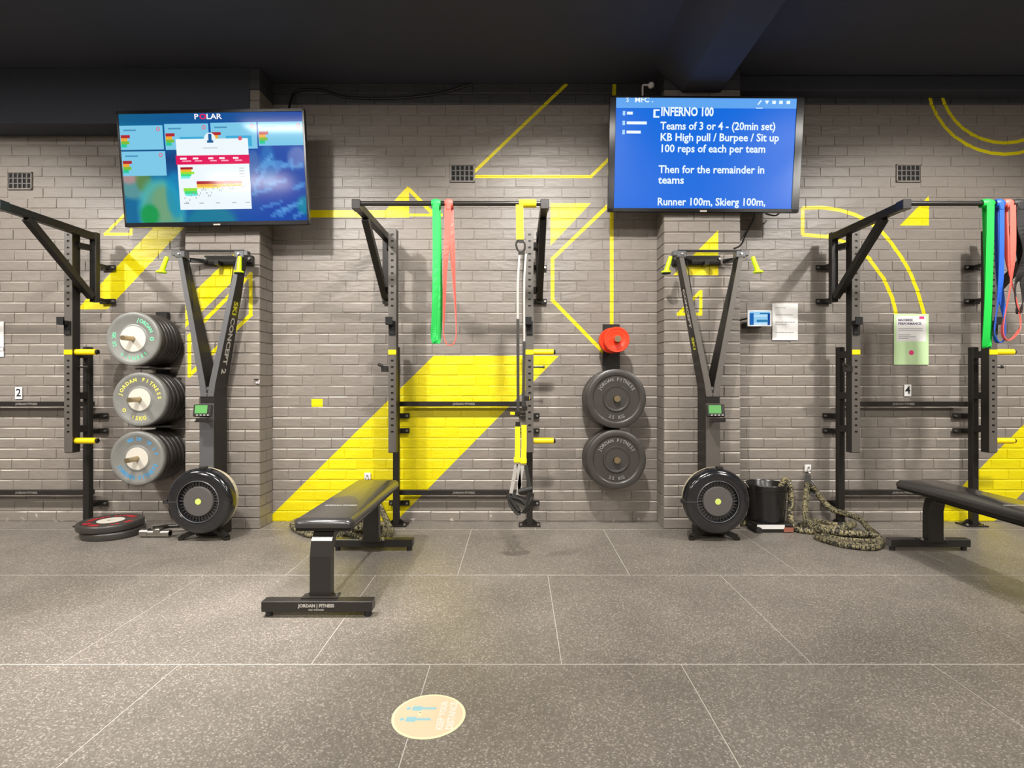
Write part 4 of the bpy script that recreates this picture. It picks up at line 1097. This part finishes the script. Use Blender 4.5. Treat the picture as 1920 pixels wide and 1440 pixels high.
    obj('rim_ring', MB().lathe([(0.002, 0.139), (-0.002, 0.142), (0.002, 0.146), (0.004, 0.142)], wc, 'Y', 48, closed=True), M_sil, fwh)
    obj('hub_cover', MB().lathe([(0.006, 0), (0.006, 0.098), (0.012, 0.103), (0.03, 0.103)], wc, 'Y', 48), M_disc, fwh)
    obj('hub_logo', MB().lathe([(0.004, 0), (0.004, 0.02), (0.0062, 0.021)], wc, 'Y', 20), M_dot, t)
    cage = MB()
    for k in range(4):
        yy = 0.088 + k * 0.017; rr_ = 0.222 - 0.005 * k
        cage.lathe([(yy, rr_), (yy + 0.005, rr_ + 0.003), (yy + 0.01, rr_), (yy + 0.005, rr_ - 0.003)], wc, 'Y', 48, closed=True)
    for k in range(24):
        a = 2 * PI * k / 24
        cage.bar((wc[0] + 0.224 * math.cos(a), wc[1] + 0.085, wc[2] + 0.224 * math.sin(a)), (wc[0] + 0.206 * math.cos(a), wc[1] + 0.145, wc[2] + 0.206 * math.sin(a)), 0.005, 0.004)
    obj('flywheel_cage', cage, M_cream, t)
    obj('flywheel_drum', MB().lathe([(0.09, 0.0), (0.09, 0.205), (0.145, 0.195), (0.155, 0.18), (0.155, 0)], wc, 'Y', 40), M_black, t)
    obj('clip', MB().box((wc[0] - 0.232, wc[1] + 0.03, wc[2]), (0.03, 0.04, 0.03), ch=0.004).box((wc[0] + 0.02, wc[1] + 0.04, wc[2] + 0.228), (0.04, 0.05, 0.02), ch=0.004), M_black2, t)
    ft = MB()
    for q in (-1, 1): ft.bar((wc[0] + q * 0.06, y0(3.90), 0.06), (wc[0] + q * 0.16, y0(3.86), 0.018), 0.04, 0.03).cyl((wc[0] + q * 0.16, y0(3.86), 0), (wc[0] + q * 0.16, y0(3.86), 0.02), 0.02, 14)
    ft.box((0, y0(4.02), 0.3), (0.09, 0.1, 0.32)).box((0, y0(4.02), 0.07), (0.2, 0.12, 0.14), ch=0.004)
    obj('foot', ft, M_black, t)
    # monitor
    mxx = (0.01 if s > 0 else -0.04)
    MR = Matrix.Translation((mxx + 0.02, y0(3.83), 0.905)) @ Matrix.Rotation(math.radians(28), 4, 'X')
    mo = obj('monitor', MB().box((0, 0, 0), (0.125, 0.03, 0.085), MR @ Matrix.Rotation(math.radians(-38), 4, 'X'), ch=0.005).bar((mxx + 0.02, y0(3.84), 0.9), (0, y0(3.93), 0.9), 0.03, 0.03), M_black2, t)
    MR2 = MR @ Matrix.Rotation(math.radians(-38), 4, 'X')
    obj('display', MB().box((-0.006, -0.0155, 0.008), (0.085, 0.002, 0.058), MR2), M_lcd, mo)
    split('button', MB().box((-0.03, -0.0155, -0.032), (0.012, 0.002, 0.006), MR2).box((-0.005, -0.0155, -0.032), (0.012, 0.002, 0.006), MR2).box((0.02, -0.0155, -0.032), (0.012, 0.002, 0.006), MR2).box((0.045, -0.0155, -0.032), (0.012, 0.002, 0.006), MR2), M_lwhite, mo)
    obj('phone_holder', MB().box((mxx + 0.03, y0(3.82), 0.835), (0.10, 0.05, 0.014), ch=0.002).box((mxx + 0.035, y0(3.797), 0.845), (0.09, 0.006, 0.022)).bar((mxx + 0.02, y0(3.84), 0.836), (0, y0(3.93), 0.836), 0.03, 0.02), M_black2, t)
    return t
make_erg((-2.21, 4.0, 0), 'black ski machine with a flywheel on the left pillar, beside the coloured plates', 1, M_sil)
make_erg((1.392, 4.0, 0), 'black ski machine with a flywheel on the right pillar, under the blue screen', -1, M_upright)

# ------------------------------------------------------------------ benches
def make_bench(loc, label):
    t = thing('flat_bench', loc, label, 'bench', 'flat weight benches')
    L0, L1 = -0.50, 0.58         # pad from near to far end
    n = 14; prof = [(-0.145, 0), (-0.145, 0.012), (-0.14, 0.03), (-0.125, 0.042), (0.125, 0.042), (0.14, 0.03), (0.145, 0.012), (0.145, 0)]
    pad = MB(); vs = []; ys = [L0, L0 + 0.008, L0 + 0.03] + [L0 + 0.05 + (L1 - L0 - 0.1) * k / 6 for k in range(7)] + [L1 - 0.03, L1 - 0.008, L1]
    for y in ys:
        e = min(y - L0, L1 - y); k = min(1, math.sqrt(max(0, e) / 0.03)) if e < 0.03 else 1
        for (px, pz) in prof: vs.append((px * (0.86 + 0.14 * k), y, 0.402 + pz * (0.55 + 0.45 * k)))
    m_ = len(prof); fs = [(i * m_ + k, i * m_ + (k + 1) % m_, (i + 1) * m_ + (k + 1) % m_, (i + 1) * m_ + k) for i in range(len(ys) - 1) for k in range(m_)]
    fs += [tuple(range(m_)), tuple(reversed(range((len(ys) - 1) * m_, len(ys) * m_)))]
    pad.add(vs, fs, 0, True); po_ = obj('pad', pad, M_vinyl, t)
    lb = MB(); text_into(lb, 'JORDAN FITNESS', 0.022, Matrix.Translation((0, -0.20, 0.4447)), bold=0.0008); obj('lettering', lb, M_lwhite, po_)
    obj('pad_board', MB().box((0, (L0 + L1) / 2, 0.392), (0.27, L1 - L0 - 0.03, 0.02), ch=0.003), M_black, t)
    obj('spine', MB().bar((0, -0.33, 0.362), (0, 0.42, 0.362), 0.06, 0.04, ch=0.003), M_black, t)
    for s, yf in ((-1, -0.545), (1, 0.46)):
        yl = yf + (0.045 if s < 0 else -0.045)
        lw = 0.10
        # leg: upright that bends in under the pad
        path = [(yl, 0.075), (yl, 0.27), (yl + (-s) * 0.015, 0.33), (yl + (-s) * 0.06, 0.375), (yl + (-s) * 0.14, 0.385)]
        th = 0.05; poly = []
        out_, in_ = [], []
        for i, (y, z) in enumerate(path):
            a = path[max(0, i - 1)]; b_ = path[min(len(path) - 1, i + 1)]
            tx, tz = b_[0] - a[0], b_[1] - a[1]; l = math.hypot(tx, tz); nx, nz = -tz / l, tx / l
            out_.append((y + nx * th / 2, z + nz * th / 2)); in_.append((y - nx * th / 2, z - nz * th / 2))
        poly = out_ + in_[::-1]
        obj('leg', MB().prism(poly, -lw / 2, lw / 2, 'X'), M_black2, t)
        fo = obj('foot_bar', MB().box((0, yf, 0.052), (0.52, 0.06, 0.05), ch=0.003).box((0, yf + 0.035 * -s, 0.079), (0.17, 0.07, 0.006)), M_black2, t)
        pads = MB()
        for q in (-1, 1): pads.cyl((q * 0.235, yf, 0), (q * 0.235, yf, 0.028), 0.017, 14)
        split('rubber_foot', pads, M_rubber, fo)
        ec = MB()
        for q in (-1, 1):
            ec.box((q * 0.2605, yf, 0.052), (0.003, 0.05, 0.04))
        split('end_cap', ec, M_disc, fo)
        bm_ = MB()
        for q in (-1, 1): bm_.cyl((q * 0.07, yl, 0.08), (q * 0.07, yl, 0.092), 0.010, 6)
        split('bolt', bm_, M_bolt, fo)
        if s < 0:
            lb = MB(); text_into(lb, 'JORDAN | FITNESS', 0.0205, Matrix.Translation((0, yf - 0.0315, 0.057)) @ FRONT, bold=0.0012)
            text_into(lb, 'BUILT STRONGER', 0.009, Matrix.Translation((0, yf - 0.0315, 0.038)) @ FRONT, bold=0.0004)
            obj('lettering', lb, M_label, fo)
    return t
b1 = make_bench((-0.945, 3.17, 0), 'black padded flat bench on the left, in front of the yellow stripe')
dup(b1, (2.70, 3.17, 0), 'black padded flat bench cut off by the right edge of the photo')

# ------------------------------------------------------------------ battle ropes and their anchors
m = bpy.data.materials.new('braided_rope'); m.use_nodes = True
nt = m.node_tree; N = nt.nodes; Lk = nt.links; b = N['Principled BSDF']
uvn = N.new('ShaderNodeUVMap'); uvn.uv_map = 'UVMap'
sc_ = N.new('ShaderNodeVectorMath'); sc_.operation = 'MULTIPLY'; sc_.inputs[1].default_value = (9, 130, 1); Lk.new(uvn.outputs[0], sc_.inputs[0])
ro = N.new('ShaderNodeVectorRotate'); ro.rotation_type = 'Z_AXIS'; ro.inputs['Angle'].default_value = 0.7; Lk.new(sc_.outputs[0], ro.inputs['Vector'])
ck = N.new('ShaderNodeTexVoronoi'); ck.inputs['Scale'].default_value = 1.0; Lk.new(ro.outputs[0], ck.inputs['Vector'])
sp_ = N.new('ShaderNodeSeparateColor'); Lk.new(ck.outputs['Color'], sp_.inputs[0])
cr_ = N.new('ShaderNodeValToRGB'); cr_.color_ramp.interpolation = 'CONSTANT'
cr_.color_ramp.elements[0].color = (0.02, 0.018, 0.014, 1); cr_.color_ramp.elements[1].position = 0.62; cr_.color_ramp.elements[1].color = (0.27, 0.23, 0.12, 1)
e = cr_.color_ramp.elements.new(0.38); e.color = (0.10, 0.088, 0.052, 1)
Lk.new(sp_.outputs[0], cr_.inputs[0]); Lk.new(cr_.outputs[0], b.inputs['Base Color'])
b.inputs['Roughness'].default_value = 0.75
bp = N.new('ShaderNodeBump'); bp.inputs['Strength'].default_value = 0.8; bp.inputs['Distance'].default_value = 0.004; Lk.new(ck.outputs['Distance'], bp.inputs['Height']); bp.invert = True
Lk.new(bp.outputs[0], b.inputs['Normal'])
M_rope = m
def FP(px, py, z=0.021):
    d = (CH - z) * F / (py - CY); return Vector(((px - CX) * d / F, d, z))
RR = 0.022
def anchor(px, py, label):
    c = W(px, py, 4.345); t = thing('rope_anchor', tuple(c), label, 'wall anchor', 'white square wall anchors')
    obj('plate', MB().box((0, 0.003, 0), (0.05, 0.012, 0.055), ch=0.003), M_white, t)
    r_ = MB(); bolt(r_, 0, -0.003, 0.008, 0.008); split('bolt', r_, M_bolt, t)
    obj('eye', MB().tube([(-0.012, -0.01, -0.012), (-0.012, -0.03, -0.025), (0, -0.04, -0.03), (0.012, -0.03, -0.025), (0.012, -0.01, -0.012)], 0.004, 6), M_chrome, t)
    return t
anchor(689, 893, 'white square wall anchor on the yellow stripe behind the left bench')
anchor(1515, 878, 'white square wall anchor with a black strap over the right rope')
# right rope
r2 = thing('battle_rope', tuple(FP(1540, 1000)), 'mottled battle rope heaped on the floor between the black bin and the right bench', 'rope', 'mottled battle ropes')
o0 = r2.location.copy(); o0.z = 0; r2.location = o0
def rel(L): return [Vector(p) - o0 for p in L]
D3 = 4.22
paths2 = [
    [W(1514, 905, 4.25), W(1511, 935, 4.22), W(1510, 965, 4.15), W(1520, 985, 4.05), FP(1545, 995, 0.05), FP(1590, 1000, 0.06), FP(1635, 1003, 0.05), FP(1652, 1016), FP(1640, 1026), FP(1600, 1024), FP(1560, 1016), FP(1530, 1006, 0.02)],
    [W(1524, 912, 4.25), W(1540, 935, 4.25), W(1560, 955, 4.22), W(1585, 963, 4.2), W(1612, 973, 4.15), FP(1630, 992, 0.04), FP(1645, 1005), FP(1652, 1014)],
    [W(1462, 925, 4.19), W(1466, 908, 4.19), W(1474, 899, 4.185), W(1481, 912, 4.17), W(1483, 940, 4.15), W(1482, 965, 4.12), FP(1488, 988, 0.03), FP(1500, 994), FP(1530, 997), FP(1570, 999), FP(1620, 1005), FP(1650, 1014), FP(1620, 1016), FP(1580, 1013), FP(1540, 1005)],
    [FP(1500, 985), FP(1530, 978, 0.03), FP(1570, 985, 0.05), FP(1600, 982, 0.05), FP(1585, 990, 0.07), FP(1550, 990, 0.06), FP(1525, 984, 0.05)],
    [FP(1410, 984), FP(1400, 978), FP(1393, 981)],
]
for p in paths2: obj('rope_length', MB().tube(rel(p), RR, 10, samples=7), M_rope, r2)
obj('end_sleeve', MB().cyl(rel([FP(1406, 985)])[0], rel([FP(1424, 995)])[0], 0.024, 14), M_rubber, r2)
st_ = thing('anchor_strap', tuple(W(1515, 895, 4.30)), 'black webbing strap and clip holding the right rope to the wall', 'strap')
o1 = st_.location.copy()
obj('webbing', MB().ribbon([W(1515, 890, 4.32) - o1, W(1516, 905, 4.3) - o1, W(1520, 918, 4.27) - o1, W(1527, 930, 4.24) - o1], X, 0.04, 0.006).ribbon([W(1514, 892, 4.31) - o1, W(1512, 908, 4.29) - o1], X, 0.035, 0.006), M_strapb, st_)
obj('clip', MB().tube([W(1522, 902, 4.28) - o1, W(1528, 910, 4.26) - o1, W(1532, 922, 4.24) - o1, W(1526, 930, 4.23) - o1], 0.005, 8), M_black2, st_)
# left rope behind the bench
r1_ = thing('battle_rope', tuple(FP(680, 1000)), 'mottled battle rope coiled in a heap behind the left bench', 'rope', 'mottled battle ropes')
o0 = r1_.location.copy(); o0.z = 0; r1_.location = o0
paths1 = [
    [W(693, 905, 4.32), W(700, 925, 4.3), W(712, 950, 4.25), W(724, 975, 4.15), FP(733, 998), FP(720, 1008), FP(690, 1010), FP(655, 1010), FP(634, 1005), FP(638, 994, 0.04), FP(660, 985, 0.06), FP(690, 985, 0.07), FP(715, 990, 0.06)],
    [W(689, 903, 4.32), W(676, 930, 4.3), W(660, 955, 4.25), W(645, 980, 4.15), FP(632, 998), FP(600, 1004), FP(572, 1000), FP(553, 990), FP(549, 982), FP(560, 976), FP(585, 976)],
    [FP(640, 1000, 0.06), FP(665, 996, 0.08), FP(700, 998, 0.08), FP(722, 1000, 0.05), FP(705, 1006, 0.06), FP(670, 1005, 0.06), FP(648, 992, 0.1), FP(670, 975, 0.1), FP(700, 978, 0.1)],
    [W(690, 915, 4.3), W(684, 940, 4.28), W(690, 965, 4.2), FP(700, 985, 0.1), FP(680, 990, 0.12), FP(660, 985, 0.12), W(668, 960, 4.25), W(682, 935, 4.28)],
]
for p in paths1: obj('rope_length', MB().tube(rel(p), RR, 10, samples=7), M_rope, r1_)

# ------------------------------------------------------------------ bin on its case
bn = thing('bin', tuple(W(1441, 978, 4.17)), 'shiny black round bin beside the right ski machine', 'bin')
bn.location = (1.885, 4.185, 0.062)
M_bin = mat('black_enamel', (0.016, 0.015, 0.015, 1), rough=0.25, spec=0.6)
obj('body', MB().lathe([(0.0, 0.0), (0.0, 0.125), (0.01, 0.13), (0.265, 0.147), (0.27, 0.15), (0.277, 0.147), (0.27, 0.142), (0.015, 0.12), (0.015, 0)], (0, 0, 0), 'Z', 48), M_bin, bn)
obj('rim_band', MB().lathe([(0.222, 0.1465), (0.222, 0.150), (0.228, 0.150), (0.228, 0.1465)], (0, 0, 0), 'Z', 48, closed=True), M_black2, bn)
for q in (-1, 1): obj('handle', MB().tube([(q * 0.143, -0.03, 0.25), (q * 0.172, -0.03, 0.285), (q * 0.172, 0.03, 0.285), (q * 0.143, 0.03, 0.25)], 0.006, 8), M_chrome, bn)
cs = thing('low_case', (1.885, 4.13, 0), 'flat black case with a white strip and orange end under the bin', 'case')
obj('body', MB().box((0, 0.04, 0.03), (0.27, 0.26, 0.06), ch=0.004), M_black, cs)
obj('white_strip', MB().box((-0.03, -0.092, 0.043), (0.2, 0.004, 0.03)), M_white, cs)
obj('orange_end', MB().box((0.1, -0.092, 0.022), (0.07, 0.005, 0.034)), mat('orange_tape', srgb(150, 92, 74), rough=0.5), cs)

# ------------------------------------------------------------------ papers, tablet, cards on the wall
def sheet(name, px0, py0, px1, py1, label, cat, m_=M_paper, y=4.352):
    a, c = W(px0, py0, y), W(px1, py1, y)
    t = thing(name, ((a.x + c.x) / 2, y, (a.z + c.z) / 2), label, cat)
    wv, hv = abs(c.x - a.x), abs(a.z - c.z)
    obj('sheet', MB().box((0, 0, 0), (wv, 0.002, hv)), m_, t)
    return t, wv, hv
t, wv, hv = sheet('notice', 1448, 569, 1496, 638, 'white paper notice with printed lines right of the small tablet', 'notice')
ln = MB()
for (vy, l0, l1) in ((0.38, 0.12, 0.48), (0.19, 0.12, 0.8), (-0.01, 0.12, 0.8), (-0.07, 0.12, 0.48), (-0.29, 0.12, 0.82)):
    x = l0
    while x < l1:
        wl = random.uniform(0.04, 0.1); ln.box(((x + wl / 2 - 0.5) * wv, -0.0014, vy * hv), (wl * wv, 0.0006, 0.006)); x += wl + 0.02
obj('print', ln, M_grey, t)
tb = thing('tablet', tuple(W(1424, 597, 4.25)), 'small white tablet with a blue screen on a wall arm by the right pillar', 'tablet')
obj('casing', MB().box((0, 0, 0), (0.188, 0.012, 0.125), ch=0.004), M_white, tb)
def PT(u, v, d=0): return Vector(((u - 0.5) * 0.158, -0.0062 - d, (0.5 - v) * 0.105))
fl = Flat(PT)
fl.quad(0, 0, 1, 1, (150, 205, 240), 0); fl.quad(0.0, 0.12, 0.2, 1, (20, 100, 180), 1); fl.quad(0.88, 0.12, 1, 1, (10, 70, 150), 1)
fl.quad(0.5, 0.1, 1, 0.2, (30, 110, 170), 1); fl.quad(0.2, 0.3, 0.85, 0.36, (220, 240, 250), 1); fl.quad(0.35, 0.6, 0.9, 0.78, (50, 130, 180), 1); fl.quad(0.2, 0.82, 0.85, 1, (200, 230, 250), 2)
obj('screen', fl.mb, fl.mats, tb, fix=False)
obj('wall_arm', MB().box((-0.04, 0.05, -0.05), (0.12, 0.09, 0.04), ch=0.003).cyl((-0.14, 0.095, -0.01), (-0.09, 0.0, 0.0), 0.006, 8), M_black, tb)
# poster
M_mint = mat('mint_paper', srgb(205, 235, 180), rough=0.6)
t, wv, hv = sheet('poster', 1676, 589, 1741, 684, 'pale green and white poster with a pink tab on the right wall', 'poster', M_mint)
obj('white_panel', MB().box((0.0, -0.0012, 0.21 * hv), (wv * 0.86, 0.001, hv * 0.5)), M_paper, t)
M_navy = mat('navy_print', (0.06, 0.05, 0.12, 1), rough=0.6); M_pink = mat('pink_print', srgb(240, 60, 130), rough=0.6)
mb = MB(); text_into(mb, 'MAXIMISE', 0.026, Matrix.Translation((-0.38 * wv, -0.002, 0.38 * hv)) @ FRONT, 'LEFT', 0.001)
text_into(mb, 'PERFORMANCE.', 0.026, Matrix.Translation((-0.38 * wv, -0.002, 0.31 * hv)) @ FRONT, 'LEFT', 0.001)
for k, (vy, l) in enumerate(((0.21, 0.7), (0.18, 0.7), (0.09, 0.35), (0.05, 0.5), (0.02, 0.3))): mb.box((-0.38 * wv + l * wv / 2, -0.0019, vy * hv), (l * wv, 0.0004, 0.003))
obj('print', mb, M_navy, t)
obj('pink_tab', MB().box((0.3 * wv, -0.002, 0.43 * hv), (0.14 * wv, 0.0006, 0.05 * hv)), M_pink, t)
obj('pink_seal', MB().lathe([(0, 0.0), (0, 0.019), (0.0006, 0.019)], (0, -0.0022, -0.26 * hv), 'Y', 20).lathe([(-0.0002, 0.011), (0, 0.014)], (0, -0.0022, -0.26 * hv), 'Y', 20, closed=True), M_pink, t)
for px, py, n, lab in ((35, 737, '2', 'small white card with the number 2 above the left rack bar'), (1702, 732, '4', 'small white card with the number 4 under the green poster')):
    t, wv, hv = sheet('number_card', px - 6.5, py - 11, px + 6.5, py + 11, lab, 'number card')
    mb = MB(); text_into(mb, n, 0.085, Matrix.Translation((0, -0.0015, 0)) @ FRONT, bold=0.0015); obj('number', mb, M_cord, t)
t, wv, hv = sheet('notice', -40, 603, 7, 669, 'white notice with a dark seal cut off by the left edge of the photo', 'notice')
obj('seal', MB().lathe([(0, 0.016), (0, 0.02), (-0.001, 0.02), (-0.001, 0.016)], (0.42 * wv, -0.0012, -0.28 * hv), 'Y', 20, closed=True), mat('seal_red', (0.12, 0.03, 0.03, 1)), t)
# small hook on the left pillar
hk = thing('wall_hook', tuple(W(483, 716, 4.135)), 'tiny pale metal hook halfway up the right edge of the left pillar', 'hook')
obj('plate', MB().box((0, 0, 0), (0.03, 0.008, 0.03), ch=0.003).cyl((0, -0.004, -0.004), (0, -0.02, -0.004), 0.005, 8), M_sens, hk)
obj('hook_tip', MB().box((-0.004, -0.014, 0.018), (0.03, 0.02, 0.008), ch=0.002), M_hole, hk)

# ------------------------------------------------------------------ floor sticker
M_or = mat('sticker_orange', srgb(240, 204, 172), rough=0.5, noise=0.04, nscale=9)
M_edge = mat('sticker_edge', srgb(245, 234, 190), rough=0.5)
M_sky = mat('sticker_blue', srgb(150, 198, 208), rough=0.5); M_pale = mat('sticker_white', srgb(246, 226, 216), rough=0.5)
c0 = FP(804, 1342, 0.0)
st = thing('floor_sticker', (c0.x, c0.y, 0.0), 'round pale orange distancing sticker on the floor in the foreground', 'floor sticker')
RS = 0.122
obj('rim', MB().lathe([(0, 0), (0, RS), (0.0012, RS), (0.0012, 0)], (0, 0, 0), 'Z', 56), M_edge, st)
obj('face', MB().lathe([(0.0012, 0), (0.0012, RS * 0.93), (0.0016, RS * 0.93), (0.0016, 0)], (0, 0, 0), 'Z', 56), M_or, st)
fig = MB()
for yy, xo in ((0.038, 0.0), (-0.022, -0.01)):
    fig.lathe([(0.0017, 0.0), (0.0017, 0.008), (0.0019, 0.008)], (-0.075 + xo, yy, 0), 'Z', 14)
    fig.prism([(-0.062 + xo, yy - 0.012), (-0.03 + xo, yy - 0.014), (-0.028 + xo, yy - 0.006), (0.02 + xo, yy - 0.006), (0.02 + xo, yy + 0.006), (-0.028 + xo, yy + 0.006), (-0.03 + xo, yy + 0.014), (-0.062 + xo, yy + 0.012)], 0.0016, 0.0019, 'Z')
obj('figure', fig, M_sky, st)
ar = MB().prism([(-0.034, -0.002), (-0.028, -0.002), (-0.028, 0.018), (-0.034, 0.018)], 0.0016, 0.0019, 'Z').prism([(-0.04, 0.014), (-0.022, 0.014), (-0.031, 0.024)], 0.0016, 0.0019, 'Z')
obj('arrow', ar, M_edge, st)
mb = MB(); text_into(mb, 'KEEP YOUR', 0.03, Matrix.Translation((0.045, 0.0, 0.0019)) @ Matrix.Rotation(PI / 2, 4, 'Z'), bold=0.001)
text_into(mb, 'DISTANCE', 0.032, Matrix.Translation((0.078, 0.0, 0.0019)) @ Matrix.Rotation(PI / 2, 4, 'Z'), bold=0.001)
obj('lettering', mb, M_pale, st)
